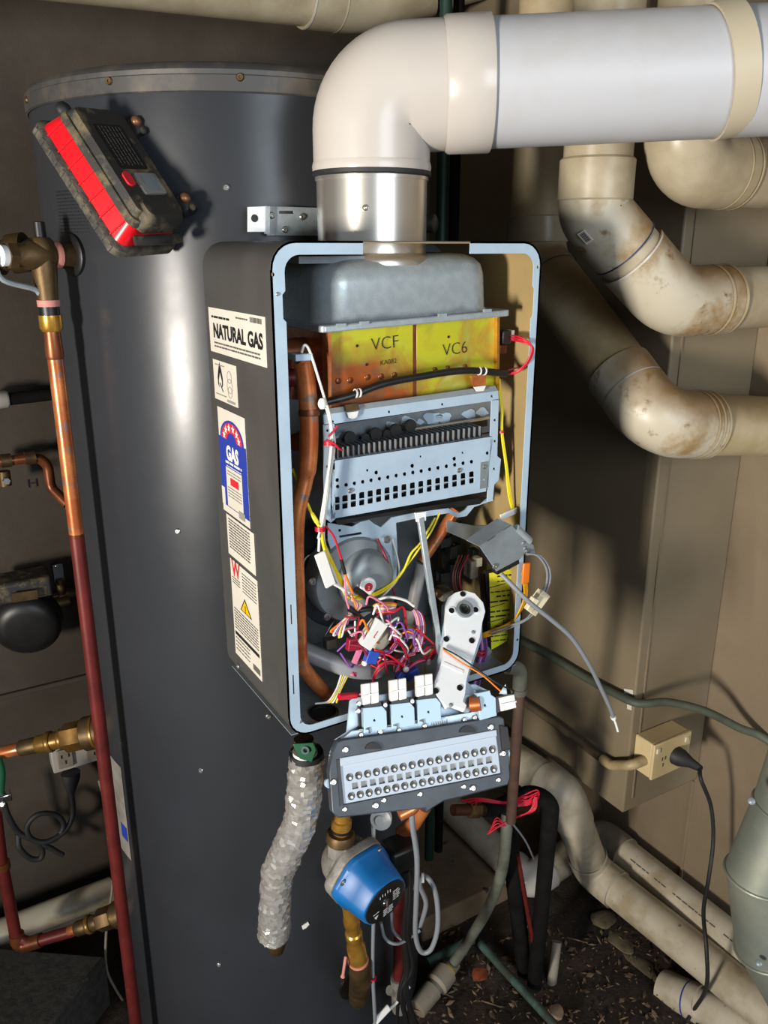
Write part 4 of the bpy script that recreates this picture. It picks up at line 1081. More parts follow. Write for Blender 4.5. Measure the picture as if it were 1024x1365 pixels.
mpoly('left_gasket', [(448, 1012), (452, 1012), (457, 1072), (452, 1074)], -.002, .0055, 'black')
for u, v in ((460, 999), (653, 969), (444, 1042), (669, 1004), (500, 1073), (511, 1066), (459, 1078), (559, 1058), (617, 1048), (629, 1050), (663, 1039)):
    screw_at(mp_(u, v, .004), mn, mf, s=1.0 if u in (460, 653, 444, 669, 500, 629) else .75)
for u, v in ((497, 1000), (622, 978)): mpoly('frame_boss', [(u + 11 * math.cos(a), v + 9 * math.sin(a) - 2) for a in [math.pi * (1 + j / 10) for j in range(11)]], .003, .0065, 'rubber')
for u, v in ((440, 1045), (676, 1005)): MB().lathe([(0, .006), (.008, .006)], mp_(u, v, -.012), mn, 12).build('side_lug', 'steel', mf)
mpoly('right_ear', [(664, 966), (674, 968), (678, 998), (668, 1000)], -.01, .008, 'rubber', bevel=.001)
# solenoid rail above
mpoly('solenoid_shade_strip', [(480, 940), (590, 925), (592, 962), (482, 978)], -.022, -.012, 'black')  # black strip put in for the shade between the solenoids
rail = mpoly('solenoid_rail', [(449, 988), (466, 977), (470, 935), (474, 931), (560, 920), (640, 912), (660, 922), (664, 954)], -.024, -.019, 'steel', bevel=.0008)
mpoly('rail_flange', [(450, 991), (470, 975), (560, 962), (663, 944), (664, 954), (560, 972)], -.018, -.004, 'steel', bevel=.0008)
for u0, v0 in ((484, 943), (521, 938), (556, 932)):
    b = [(u0, v0 + 1), (u0 + 25, v0 - 2), (u0 + 31, v0 + 5), (u0 + 32, v0 + 29), (u0 + 1, v0 + 34)]
    so = mpoly('solenoid', b, -.02, .002, 'sol_blue', [pc(u0 + 15, v0 + 17, 1.6, 8)], bevel=.001)
    mpoly('solenoid_base', [(u0 + 1, v0 - 3), (u0 + 24, v0 - 7), (u0 + 25, v0 - 1), (u0 + 1, v0 + 3)], -.018, .0, 'black', parent=so)
    MB().tube([mp_(u0 - 4, v0 + 30, -.003), mp_(u0 + 8, v0 + 28, .003), mp_(u0 + 8, v0 + 34, .003)], .0016, 8).build('spring_clip', 'chrome', so)
    for d in (0, 11):
        mpoly('white_plug', [(u0 - 1 + d, v0 - 31 - d * .15), (u0 + 9 + d, v0 - 33 - d * .15), (u0 + 10 + d, v0 - 5 - d * .15), (u0 + d, v0 - 3 - d * .15)], -.012, .002, 'white', bevel=.001)
    mpoly('plug_rib', [(u0 - 1, v0 - 16), (u0 + 20, v0 - 20), (u0 + 20, v0 - 18), (u0 - 1, v0 - 14)], .001, .003, 'white')
for u, v in ((508, 976), (533, 974), (567, 968), (479, 938), (478, 948), (482, 980), (514, 940), (550, 935), (620, 960), (634, 957)): screw_at(mp_(u, v, -.003), mn, mf, s=.8)
mb = MB()
ff = frame(mp_(577, 967, -.0035), mex, mup)
for i in range(8): mb.box((.003 * i, .002, 0), (.0012, .005 if i % 3 else .003, .0003), ff)
mb.build('stamped_marks', 'ink_grey', mf)
# fourth solenoid at the right with its plug
so = mpoly('solenoid', [(634, 924), (651, 920), (653, 926), (659, 930), (660, 954), (638, 960)], -.02, .006, 'sol_blue', [pc(645, 940, 1.8, 8)], bevel=.001)
MB().lathe([(-.014, .0105), (.0, .0105)], mp_(629, 939, -.004), (mex * .85 + mn * .5) * -1, 20).build('solenoid_coil', 'copper', so)
mpoly('solenoid_base', [(660, 931), (665, 930), (667, 948), (661, 950)], -.014, .004, 'black', parent=so)
mpoly('white_plug', [(663, 930), (683, 925), (686, 943), (666, 948)], -.012, .008, 'white', bevel=.001)
mpoly('plug_ridge', [(665, 938), (685, 934), (685, 936), (665, 940)], .007, .0095, 'white')
MB().lathe([(0, .012), (.014, .012)], mp_(622, 938, -.018), mn, 18).build('regulator', 'steel_dull', mf)
# cast aluminium arm rising into the heater
AO = mp_(612, 935, .006); at_ = onY(619, 800, .862); an = (at_ - AO).cross(mex).normalized()
if an.dot(CAM - AO) < 0: an = -an
def ap(u, v, h=0): return onP(u, v, AO, an) + an * h
def apoly(name, pts, h0, h1, mt, holes=(), bevel=0): return MB().poly([ap(u, v) + an * h1 for u, v in pts], an * (h0 - h1), [[ap(u, v) + an * h1 for u, v in h] for h in holes]).build(name, mt, mf, bevel=bevel)
arm = [(597, 797), (607, 790), (619, 787), (633, 791), (644, 803), (647, 815), (643, 830), (640, 848), (632, 874), (628, 884), (622, 905), (620, 925), (617, 935), (622, 940), (620, 946), (612, 943), (604, 940), (596, 943), (586, 931), (579, 921), (580, 908), (590, 880), (590, 862), (592, 853), (596, 850), (594, 825), (593, 808)]
apoly('gas_valve_arm', arm, -.012, 0, 'alu', bevel=.0015)
apoly('arm_backplate', [(594, 800), (600, 791), (613, 789), (636, 795), (646, 806), (646, 846), (626, 905), (640, 920), (638, 935), (600, 938), (584, 920), (585, 890), (592, 855)], -.024, -.011, 'steel', bevel=.001)
c = ap(619, 813)
MB().ring(c, an, .0085, .0125, .005, 28).build('valve_collar', 'steel_dull', mf)
MB().lathe([(-.004, .0088), (.001, .0088)], c, an, 24).build('valve_bore', 'black', mf)
MB().ring(c, an, .0055, .007, .003, 24).build('valve_seat', 'chrome', mf)
MB().bar(ap(619, 809, .001), ap(619, 817, .001), .0016, .001, an).build('seat_slot', 'black', mf)
for u, v in ((617, 792), (602, 814), (634, 813), (595, 852), (629, 854), (581, 921), (613, 917)): screw_at(ap(u, v, .0), an, mf, BOLT_DK, s=.8)
for u, v in ((631, 843), (601, 940)): screw_at(ap(u, v, .0), an, mf, RIVET, 'rivet', .7)
for p0, p1 in (((602, 814), 5.5), ((634, 813), 5.5)): MB().ring(ap(*p0), an, .0042, .0056, .001, 16).build('screw_seat', 'alu', mf)
MB().bar(ap(591, 884, .0005), ap(617, 896, .0005), .004, .001, an).build('cast_rib', 'alu', mf)
for k, c_ in enumerate(['w_orange', 'w_black']):
    MB().tube(spline([ap(590, 867 + 2 * -k, .004), ap(612, 884 - 6 * k, .006), ap(640, 903 - 3 * k, .01), ap(664, 925 - 8 * k, .012)] + ([mp_(680, 920, .01), mp_(683, 928, .0)] if k else []), 6), .0011, 7).build('thin_lead', c_, mf)
mpoly('fold_tab', [(666, 925), (675, 912), (677, 926)], -.004, -.002, 'galv')
# copper stub below right
MB().tube(fillet([mp_(540, 1092, -.03), mp_(560, 1082, -.03), mp_(566, 1060, -.03)], .01), .008, 14).build('copper_stub', 'copper', mf)
# ================================================================== white flue
fe = thing('flue_elbow', 'white plastic flue elbow with black seal on the stainless collar', 'flue elbow', V((FA.x, FA.y, zt)))
zr = zt
MB().lathe([(0, .0722), (.002, .0745), (.006, .0745), (.008, .0725)], V((FA.x, FA.y, zr - .002)), (0, 0, 1), 64).build('rubber_seal', 'rubber', fe)
fdir = (at(950, 98, 1.10) - at(650, 112, 1.10)); fdir.normalize()
zax = at(650, 112, 1.10).z
Cx = V((FA.x, FA.y, zax - .004))
start = V((FA.x, FA.y, zr + .004))
mid = Cx.copy(); endp = Cx + fdir * .128
path = fillet([start, mid, endp], .088, 14)
n = len(path)
MB().tube(path, [.0728] * n, 48).build('bend', 'pvc_white', fe, sharp=60)
MB().lathe([(0, .0738), (.006, .0745), (.011, .0733)], start, (0, 0, 1), 64, False).build('spigot_ring', 'pvc_white', fe)
e0 = Cx + fdir * .092; e1 = Cx + fdir * .143
MB().lathe([(-.004, .0732), (.0, .0762), (.05, .0772), (.0515, .0765), (.0515, .072)], e0, fdir, 64, False).build('socket', 'pvc_white', fe)
fp = thing('flue_pipe', 'thick white flue pipe running to the right above the heater', 'flue pipe', Cx + fdir * .13)
p1 = Cx + fdir * .75
MB().lathe([(0, .0722), (.61, .0722)], Cx + fdir * .138, fdir, 64).build('pipe', 'pvc_flue', fp)
st_ = onP(962, 94, Cx, rot(0, 1, 0)); t_ = (st_ - Cx).dot(fdir)
pst = thing('pipe_strap', 'cream strap looped around the white flue pipe', 'pipe strap', Cx + fdir * t_ + V((0, 0, -.075)))
sdir = (fdir + V((0, 0, -.17)) * 1).normalized()
MB().ring(Cx + fdir * (t_ - .014), (fdir * 1 + V((0, 0, .16))).normalized(), .0735, .0765, .03, 64).build('band', 'strap', pst)
MB().box(Cx + fdir * (t_ + .0) + V((0, 0, .12)), (.004, .028, .09)).build('hanger', 'strap', pst)

# ================================================================== beige pipes in the corner
def pvc_thing(name, label, cat, base, group=None): return thing(name, label, cat, base, group)
RP = .055
def sleeve(p, d, L, parent, name, mt, r=RP + .004, rb=.0): 
    d = V(d).normalized()
    return MB().lathe([(-L / 2, r - .003), (-L / 2 + .003, r), (L / 2 - .003, r), (L / 2, r - .003)], p, d, 40, False).build(name, mt, parent)
def cap_line(p, d, parent, r=RP + .0006, mt='joint_blue', w_=.0011): return MB().lathe([(-w_, r), (w_, r + .0006)], p, d, 40, False).build('joint_mark', mt, parent)
# pipe nearer the heater: down beside the casing, slanting forward, then right
a0, a1, a2, a3 = V((1.115, 1.30, 2.45)), None, None, None
q1 = onX(722, 350, 1.115); q1.y = 1.30
q1 = V((1.115, 1.30, at(722, 345, math.hypot(0, 1) * 1.68).z))
q2 = onP(862, 562, V((1.115, .955, 1)), V((0, 1, 0))); q2.x = max(q2.x, 1.09); q2 = V((1.105, .955, onY(868, 566, .955).z))
q3 = V((1.45, .94, onY(1024, 572, .945).z))
dwp = pvc_thing('drain_downpipe', 'dusty beige pipe slanting down, the lowest of three bends beside the casing', 'pipe', V((1.11, 1.12, q2.z - .055)))
path = fillet([V((1.115, 1.30, 2.5)), q1, q2, q3], [.075, .075], 10)
MB().tube(path, RP, 40).build('pipe', 'pvc_dust', dwp, sharp=60)
sd1 = (q2 - q1).normalized()
def socket(p, d, L, parent, mt='pvc_dirty', r=RP + .0035, name='socket'): return sleeve(p, d, L, parent, name, mt, r)
socket(q1 + V((0, 0, .055)), (0, 0, 1), .05, dwp, 'pvc')
cap_line(q1 + sd1 * .06, sd1, dwp)
# lower elbow as a fatter moulded fitting
eb = fillet([q2 - sd1 * .125, q2, q2 + (q3 - q2).normalized() * .115], .085, 14)
MB().tube(eb, RP + .0042, 40).build('elbow', 'pvc_dirty', dwp, sharp=60)
cap_line(eb[0], sd1, dwp, RP + .003, 'pvc_white', .001); cap_line(q2 - sd1 * .075, sd1, dwp, RP + .0052, 'pvc_white', .0015)
for k in range(3): cap_line(q2 + (q3 - q2).normalized() * (.085 + .014 * k), q3 - q2, dwp, RP + .0052, 'pvc_dust', .002)
# middle pipe
m0 = at(798, 200, 1.36); m1 = at(801, 284, 1.36); m1.x, m1.y = m0.x, m0.y; m2 = at(896, 403, 1.385); m3 = V((1.45, .93, at(1024, 396, 1.46).z))
mdp = pvc_thing('drain_downpipe', 'stained beige pipe with barcode sticker, bending right in the middle of the stack', 'pipe', V((m2.x, m2.y, m2.z - .06)))
MB().tube(fillet([V((m0.x, m0.y, 2.5)), m1, m2, m3], [.075, .07], 10), RP - .003, 40).build('pipe', 'pvc', mdp, sharp=60)
md = (m2 - m1).normalized(); me_ = (m3 - m2).normalized()
socket(V((m0.x, m0.y, at(798, 240, 1.36).z)), (0, 0, 1), .062, mdp, 'pvc', RP + .002)
MB().tube(fillet([V((m1.x, m1.y, m1.z + .02)), m1, m1 + md * .075], .06, 8), RP - .0005, 40).build('upper_elbow', 'pvc_dirty', mdp, sharp=60)
cap_line(m1 + md * .075, md, mdp, RP + .0002)
eb = fillet([m2 - md * .105, m2, m2 + me_ * .11], .085, 14)
MB().tube(eb, RP + .002, 40).build('elbow', 'pvc_dirty', mdp, sharp=60)
cap_line(eb[0], md, mdp, RP + .002, 'pvc_white', .0015)
for k in range(2): cap_line(m2 + me_ * (.078 + .03 * k), me_, mdp, RP + .003, 'pvc_dust', .0025)
# barcode sticker on the middle pipe
bp_ = at(776, 325, 1.31)
axp = m1 + md * (bp_ - m1).dot(md); nb = (bp_ - axp).normalized(); 
tx = md.cross(nb).normalized()
bf = frame(axp + nb * (RP + .0006), tx, md)
if bf.col[2].to_3d().dot(nb) < 0: bf = frame(axp + nb * (RP + .0006), -tx, md)
sb = MB(bf).box((0, 0, 0), (.014, .022, .0012)).build('sticker', 'label', mdp)
mb = MB()
for i in range(9): mb.box((0, -.008 + .0019 * i, .0008), (.009, .0009 + .0004 * (i % 2), .0003), bf)
mb.build('barcode', 'ink', sb)
# top pipe, close under the white flue
h1_ = at(907, 222, 1.36); 
t3 = V((1.45, h1_.y - .02, at(1024, 232, 1.46).z))
tdp = pvc_thing('drain_downpipe', 'beige pipe elbow tucked right under the white flue pipe, highest of three', 'pipe', V((h1_.x, h1_.y, h1_.z - .06)))
MB().tube(fillet([V((h1_.x, h1_.y, 2.5)), h1_, t3], .075, 14), RP, 40).build('pipe', 'pvc', tdp, sharp=60)
MB().tube(fillet([h1_ + V((0, 0, .11)), h1_, h1_ + (t3 - h1_).normalized() * .11], .085, 14), RP + .004, 40).build('elbow', 'pvc', tdp, sharp=60)
for k in (.09, .113): cap_line(h1_ + (t3 - h1_).normalized() * k, t3 - h1_, tdp, RP + .0045, 'pvc_dust', .0015)
# pipe up under the ceiling, along the back wall
cpp = thing('ceiling_pipe', 'beige pipe and bend crossing high along the back wall', 'pipe', at(400, 0, 1.95))
c0, c1 = onY(230, -34, 1.70), onY(480, -3, 1.70)
c2 = onY(610, -38, 1.62); 
dcp = (c1 - c0).normalized()
rr_ = .062
MB().tube(fillet([c0 - dcp * .5, c1, c2 + (c2 - c1) * .6], .16, 12), rr_, 40).build('pipe', 'pvc', cpp, sharp=60)
MB().tube(fillet([c1 - dcp * .13, c1, c1 + (c2 - c1).normalized() * .16], .17, 12), rr_ + .005, 40).build('elbow', 'pvc', cpp, sharp=60)
cap_line(c1 - dcp * .13, dcp, cpp, rr_ + .0055, 'pvc_white', .002); cap_line(c1 - dcp * .06, dcp, cpp, rr_ + .0055, 'pvc_dust', .002)
cap_line(c1 + (c2 - c1).normalized() * .15, c2 - c1, cpp, rr_ + .0055, 'black', .003)
# dark green pipe and black pipe behind the flue
gp = at(590, 250, 1.75)
MB().tube([V((gp.x, gp.y, .1)), V((gp.x, gp.y, 2.5))], .012, 16).build('water_pipe', 'green_dark')
tag(bpy.data.objects['water_pipe'], 'thin dark green upright pipe seen behind the stainless flue collar', 'pipe')
gp = at(606, 250, 1.78); tag(MB().tube([V((gp.x, gp.y, .1)), V((gp.x, gp.y, 2.5))], .011, 16).build('lagged_pipe', 'lagging'), 'thin black upright pipe beside the dark green one behind the flue', 'pipe')

# ================================================================== wiring on the casing at the right
ob = thing('power_outlet', 'cream surface power outlet box on the corner casing with black plug', 'power outlet', onY(880, 1045, 1.0))
Yo = .975
f0 = [onY(u, v, Yo) for u, v in ((869, 1002), (919, 972), (922, 1008), (872, 1048))]
z0_, z1_ = (f0[3].z + f0[2].z) / 2, (f0[0].z + f0[1].z) / 2; x0_, x1_ = (f0[0].x + f0[3].x) / 2, (f0[1].x + f0[2].x) / 2
MB().box(((x0_ + x1_) / 2, (Yo + 1.03) / 2 + .003, (z0_ + z1_) / 2), (x1_ - x0_, 1.03 - Yo - .008, z1_ - z0_)).build('box', 'outlet', ob, bevel=.003)
MB().box(((x0_ + x1_) / 2, Yo + .004, (z0_ + z1_) / 2), (x1_ - x0_ + .002, .007, z1_ - z0_ + .002)).build('face_plate', 'outlet', ob, bevel=.002)
def fo(x, z, y=0): return V((x0_ + (x1_ - x0_) * x, Yo + y, z0_ + (z1_ - z0_) * z))
for x in (.1, .88): MB().box(fo(x, .82), (.01, .004, .012)).build('rocker_switch', 'ivory', ob, bevel=.0012)
for k, a in enumerate((-.5, .5, 0)): MB().box(fo(.27 + .05 * a * 1.6, .52 - (.18 if k == 2 else 0), -.0002), (.002, .001, .008), ).build('pin_slot', 'ink_soft', ob)
cd = thing('power_lead', 'black plug and lead hanging from the cream outlet to the soil', 'cord', V((1.3, .93, 0)))
pb = fo(.62, .46)
pdir = (onY(935, 1040, .93) - pb); pdir.normalize()
MB().loft([[pb + V((a, -.0, b)) for a, b in circ(0, 0, .02, 14)], [pb + V((a, -.012, b)) for a, b in circ(.002, -.001, .019, 14)], [pb + V((a, -.028, b)) for a, b in circ(.012, -.006, .011, 14)], [pb + V((a, -.046, b)) for a, b in circ(.024, -.014, .0065, 14)]]).build('plug', 'rubber', cd)
pts = [pb + V((.022, -.044, -.013)), onY(935, 1040, .91), onY(948, 1075, .9), onY(951, 1120, .89), onY(945, 1170, .87), onY(938, 1215, .84), onY(942, 1265, .80), onY(942, 1315, .79), onZ(926, 1345, .02), onZ(915, 1362, .0)]
MB().tube(spline(pts, 8), .0042, 10).build('cord', 'rubber', cd, sharp=80)
cdt = thing('electrical_conduit', 'grubby grey conduit running along the casing into the cream outlet', 'conduit', onX(780, 990, 1.19))
cpts = [onX(690, 930, 1.195), onX(745, 968, 1.195), onX(800, 1010, 1.195), onX(815, 1020, 1.193), V((x0_ - .035, 1.0, fo(0, .42).z)), V((x0_ + .002, 1.0, fo(0, .42).z))]
MB().tube(fillet(cpts, .03, 6), .0085, 16).build('pipe', 'conduit_dark', cdt)
MB().tube(fillet([onX(803, 1012, 1.194), onX(815, 1020, 1.192), V((x0_ - .035, 1.0, fo(0, .42).z)), V((x0_ + .002, 1.0, fo(0, .42).z))], .03, 6), .0108, 16).build('conduit_bend', 'conduit', cdt)
gpts = [onX(640, 830, 1.195), onX(720, 868, 1.195), onX(780, 903, 1.195), onX(815, 922, 1.195), V((1.2, 1.012, onX(848, 936, 1.2).z))]
e = V((1.445, .86, at(1024, 989, 1.49).z)); k1 = gpts[-1]
gl = gpts + [onY(890, 936, .985), onY(940, 948, .945), onY(985, 970, .91), e + V((0, 0, .002)), e + V((.0, -.2, -.06))]
tag(MB().tube(spline(gl, 8), .0085, 14).build('green_pipe', 'olive'), 'olive green flexible pipe sagging across the corner casing and right wall', 'pipe')
# galvanised duct bend
gd = thing('metal_duct', 'galvanised metal duct with segmented bends at the right edge', 'duct', at(1035, 1330, 1.0))
dl = [(1092, 975, 1.17), (1056, 1080, 1.17), (1019, 1165, 1.17), (1029, 1258, 1.17), (1092, 1370, 1.17)]
dp_ = [at(*p) for p in dl]
Rd = .062
for i in range(4):
    a, b = dp_[i], dp_[i + 1]
    def cut(i, j):   # mitred loop at joint i
        if i == 0: t = dp_[1] - dp_[0]
        elif i == 4: t = dp_[4] - dp_[3]
        else: t = (dp_[i + 1] - dp_[i]).normalized() + (dp_[i] - dp_[i - 1]).normalized()
        t.normalize(); ax_ = (dp_[j + 1] - dp_[j]).normalized()
        m = axis_frame(dp_[j], ax_); out = []
        ex = V((0, 1, 0)) - ax_ * ax_.y; ex.normalize(); ey = ax_.cross(ex)
        for k in range(40):
            o = dp_[i] + (ex * math.cos(6.28319 * k / 40) + ey * math.sin(6.28319 * k / 40)) * Rd
            out.append(o + ax_ * ((dp_[i] - o).dot(t) / ax_.dot(t)))
        return out
    MB().loft([cut(i, i), cut(i + 1, i)], i == 0, i == 3).build('duct_segment', 'galv_duct', gd)
    if i:
        lp = cut(i, i); c_ = dp_[i]
        MB().tube([c_ + (p - c_) * 1.015 for p in lp + lp[:1]], .003, 8, False).build('seam_bead', 'galv_duct', gd)
for u, v in ((1002, 1068), (1012, 1284)):
    p = at(u, v, 1.105); screw_at(p, (CAM - p), gd, RIVET, 'rivet', 1.5)
lp = dp_[1] + (dp_[0] - dp_[1]) * .25
MB().tube([lp + (RT * math.cos(a) * 1.0 + FW * math.sin(a) * 1.0 - UP * math.cos(a) * -.35).normalized() * Rd * 1.015 for a in [6.28319 * k / 32 for k in range(33)]], .0022, 6, False).build('seam_bead', 'galv_duct', gd)
# ================================================================== pipes low on the right
fzp = .12
wa = thing('waste_pipe', 'white plastic waste pipe bending down from behind the heater along the floor, nearest the camera', 'pipe', V((1.29, .9, .05)))
RA = .043
a_ = onX(640, 985, 1.16); a_b = onX(700, 1022, 1.16); a_d = (a_ - a_b); a_ = a_b + a_d * ((1.845 - a_b.y) / a_d.y)
a = [a_, a_b, onX(752, 1058, 1.165), onZ(790, 1160, .13), onZ(905, 1252, .115), onZ(1060, 1378, .10)]
MB().tube(fillet(a, [.05, .07, .06, .05], 10), RA, 32).build('pipe', 'pvc_floor', wa, sharp=60)
d1 = (a[3] - a[2]).normalized(); d2 = (a[4] - a[3]).normalized(); d0 = (a[2] - a[1]).normalized()
MB().tube(fillet([a[2] - d0 * .06, a[2], a[2] + d1 * .10], .07, 10), RA + .004, 32).build('elbow', 'pvc_floor', wa, sharp=60)
MB().tube(fillet([a[3] - d1 * .06, a[3], a[3] + d2 * .075], .06, 10), RA + .004, 32).build('elbow', 'pvc_floor', wa, sharp=60)
cap_line(a[3] - d1 * .062, d1, wa, RA + .0045, 'pvc_white', .0015); cap_line(a[3] + d2 * .076, d2, wa, RA + .0045, 'pvc_white', .0015)
wb = thing('waste_pipe', 'white printed waste pipe lying against the wall base, behind the nearer one', 'pipe', V((1.39, .9, .08)))
b = [onZ(600, 1075, .10), onZ(706, 1176, .09), V((1.375, 1.33, .125)), V((1.397, .3, .125))]
b[2] = V((1.397, onX(800, 1106, 1.397).y, .125)); b[2].z = onX(800, 1112, 1.397).z; b[3].z = b[2].z
MB().tube(fillet(b, [.05, .05], 8), RA - .003, 32).build('pipe', 'pvc_floor', wb, sharp=60)
MB().tube(fillet([b[1] - (b[1] - b[0]).normalized() * .06, b[1], b[1] + (b[2] - b[1]).normalized() * .06], .03, 8), RA + .001, 32).build('elbow', 'pvc_white', wb, sharp=60)
MB().tube(fillet([b[2] + (b[1] - b[2]).normalized() * .06, b[2], b[2] + V((0, -.09, 0))], .05, 8), RA + .001, 32).build('elbow', 'pvc_grey', wb, sharp=60)
# printing along the pipe
pf_ = (CAM - V((1.397, .95, b[2].z))); pf_.y = 0; pf_.normalize()
ps = V((1.397, b[2].y - .13, b[2].z)) + pf_ * (RA - .0025)
mb = MB(); fr2 = frame(ps, V((0, -1, 0)), pf_.cross(V((0, -1, 0))))
for x, l in ((0, .06), (.075, .035), (.13, .12), (.27, .05)): mb.dashes(x, x + l, -.002, .0045, fr2, int(x * 100))
tag(mb.build('pipe_print', 'ink_soft', wb), None, None, kind='stuff')
wc = thing('buried_pipe', 'short white pipe with blue joint ring half buried in soil under the waste pipes', 'pipe', onZ(930, 1335, 0))
c0, c1 = onZ(885, 1318, -.02), onZ(1010, 1372, .045)
MB().tube([c0, c1], .037, 28).build('pipe', 'pvc_floor', wc); MB().tube([c0, c0 + (c1 - c0) * .42], .041, 28).build('socket', 'pvc_floor', wc)
cap_line(c0 + (c1 - c0) * .3, c1 - c0, wc, .0412, 'blue_ink', .0018)
# black lagged pipes
l1 = thing('lagged_pipe', 'black foam-lagged pipe hooking over and dropping straight to the soil', 'pipe', onZ(715, 1310, 0))
p_ = [at(650, 1080, 1.42), at(715, 1062, 1.36), at(742, 1048, 1.33), at(735, 1090, 1.33), at(724, 1200, 1.37), onZ(710, 1318, -.02)]
MB().tube(fillet([at(660, 1078, 1.40), at(738, 1042, 1.34), onZ(712, 1316, -.02)], .035, 10), .0165, 20).build('lagging', 'lagging', l1, sharp=60)
l2 = thing('lagged_pipe', 'black lagged pipe leaning behind the red wire bundle, left of the hooked one', 'pipe', onZ(697, 1300, 0))
MB().tube(spline([at(678, 1100, 1.42), at(686, 1180, 1.42), onZ(700, 1300, -.02)], 6), .0175, 20).build('lagging', 'lagging', l2, sharp=60)
MB().tube([at(690, 1140, 1.40), at(707, 1235, 1.42), at(712, 1262, 1.44)], .005, 10).build('red_pipe', 'copper_red', l2)
sm = thing('stub_pipe', 'short muddy upright stub beside the foot of the black lagged pipe', 'pipe', onZ(738, 1310, 0))
MB().tube([onZ(735, 1312, -.02), at(742, 1255, 1.52)], .012, 14).build('stub', 'pvc_grey', sm)
cu = thing('copper_tee', 'dark copper cross pipe with union nut under the manifold', 'pipe', at(640, 1085, 1.35))
x0, x1 = at(604, 1080, 1.33), at(715, 1078, 1.42)
MB().tube([x0, x1], .011, 16).build('pipe', 'copper_dark', cu)
MB().lathe([(-.012, .016), (.012, .016)], x0 + (x1 - x0) * .24, x1 - x0, 6).build('union_nut', 'brass_dull', cu)
MB().lathe([(0, .0145), (.06, .0145)], x0 + (x1 - x0) * .36, x1 - x0, 18).build('lagging', 'lagging', cu)
rw = thing('wire_bundle', 'coiled bundle of thin red wire draped over the copper pipe', 'wire', at(680, 1090, 1.31))
for k in range(5):
    z_ = at(690, 1066, 1.30)
    pts = [at(614 + 5 * k, 1067 + k * 1.5, 1.30), at(640, 1064 + (k * 3) % 5, 1.29), at(676, 1069 + k * .6, 1.285), at(698, 1060 + 2.4 * ((k * 2) % 5), 1.283), at(716 + (k * 2) % 4, 1053 + 3 * k, 1.285 + .003 * k), at(715 - 2 * k, 1064 + 2 * k, 1.29), at(690, 1071 + k, 1.287)]
    MB().tube(spline(pts, 6), .0015, 6).build('red_wire', 'w_red', rw, sharp=80)
for k in range(4):
    pts = [at(716 - k, 1062, 1.285), at(713 - 2 * k, 1080, 1.28), at(690 - k, 1088 + k, 1.28), at(670 - k, 1098 + k, 1.285), at(656 - k * 2, 1106 + k * 2, 1.29), at(662, 1090 + 4 * k, 1.29), at(672 + k, 1098 + k, 1.285)]
    MB().tube(spline(pts, 6), .0014, 6).build('red_wire', 'w_red', rw, sharp=80)
MB().ring(at(675, 1068, 1.285), RT, .005, .0075, .006, 12).build('black_tie', 'black', rw)
tag(MB().tube(spline([at(682, 1096, 1.33), at(700, 1120, 1.36), at(712, 1145, 1.42)], 6), .002, 8).build('grey_wire', 'w_grey'), 'thin grey wire trailing behind the black lagged pipes', 'wire')
# grey poly pipe and fittings
pp = thing('poly_pipe', 'grey-green plastic hose curving down into a muddy threaded coupling', 'hose', onZ(575, 1335, .01))
pts = [at(692, 905, 1.33), at(690, 960, 1.34), at(683, 1040, 1.36), at(676, 1100, 1.35), at(668, 1160, 1.34), at(648, 1215, 1.36), onZ(618, 1262, .04), onZ(600, 1288, .02)]
pts = [at(676, 1085, 1.36)] + [at(675, 1110, 1.35), at(668, 1165, 1.36), at(650, 1212, 1.42), at(622, 1258, 1.47), onZ(602, 1288, .03)]
MB().tube(spline(pts, 8), .0115, 16).build('hose', 'hose', pp, sharp=80)
c0, c1 = onZ(606, 1283, .03), onZ(556, 1345, .01); d = c1 - c0; L = d.length
MB().lathe([(0, .016), (L * .2, .018), (L * .22, .026), (L * .48, .027), (L * .52, .019), (L * .58, .018), (L * .6, .023), (L, .022)], c0, d, 20).build('coupling', 'pvc_grey', pp)
MB().lathe([(L * .17, .0185), (L * .2, .0188)], c0, d, 20, False).build('yellow_band', 'yellow_sign', pp)
vp = thing('copper_tube', 'blue-green weathered copper tube lying across the soil', 'pipe', onZ(690, 1320, 0))
MB().tube([onZ(640, 1258, .01), onZ(745, 1372, .01)], .0095, 14).build('tube', 'verdigris', vp)
tag(MB().tube([onZ(570, 1284, .015), onZ(630, 1252, .02)], .012, 14).build('short_tube', 'verdigris'), 'stubby dark tube on the soil behind the threaded coupling', 'pipe')
# rusty riser with green fitting at the right lower corner of the heater
rs = thing('rusty_riser', 'rusty copper riser with grey elbow at the lower right corner of the heater', 'pipe', at(682, 1060, 1.2))
MB().tube(fillet([at(672, 888, 1.22), at(694, 890, 1.235), at(691, 950, 1.24), at(681, 1095, 1.27)], .02, 8), .0095, 16).build('pipe', 'rust', rs)
MB().tube(fillet([at(676, 889, 1.222), at(694, 890, 1.235), at(692, 925, 1.238)], .02, 8), .012, 16).build('elbow', 'hose', rs)
MB().lathe([(0, .0142), (.008, .0142)], at(692, 917, 1.238), (0, 0, -1), 16).build('collar', 'hose', rs)

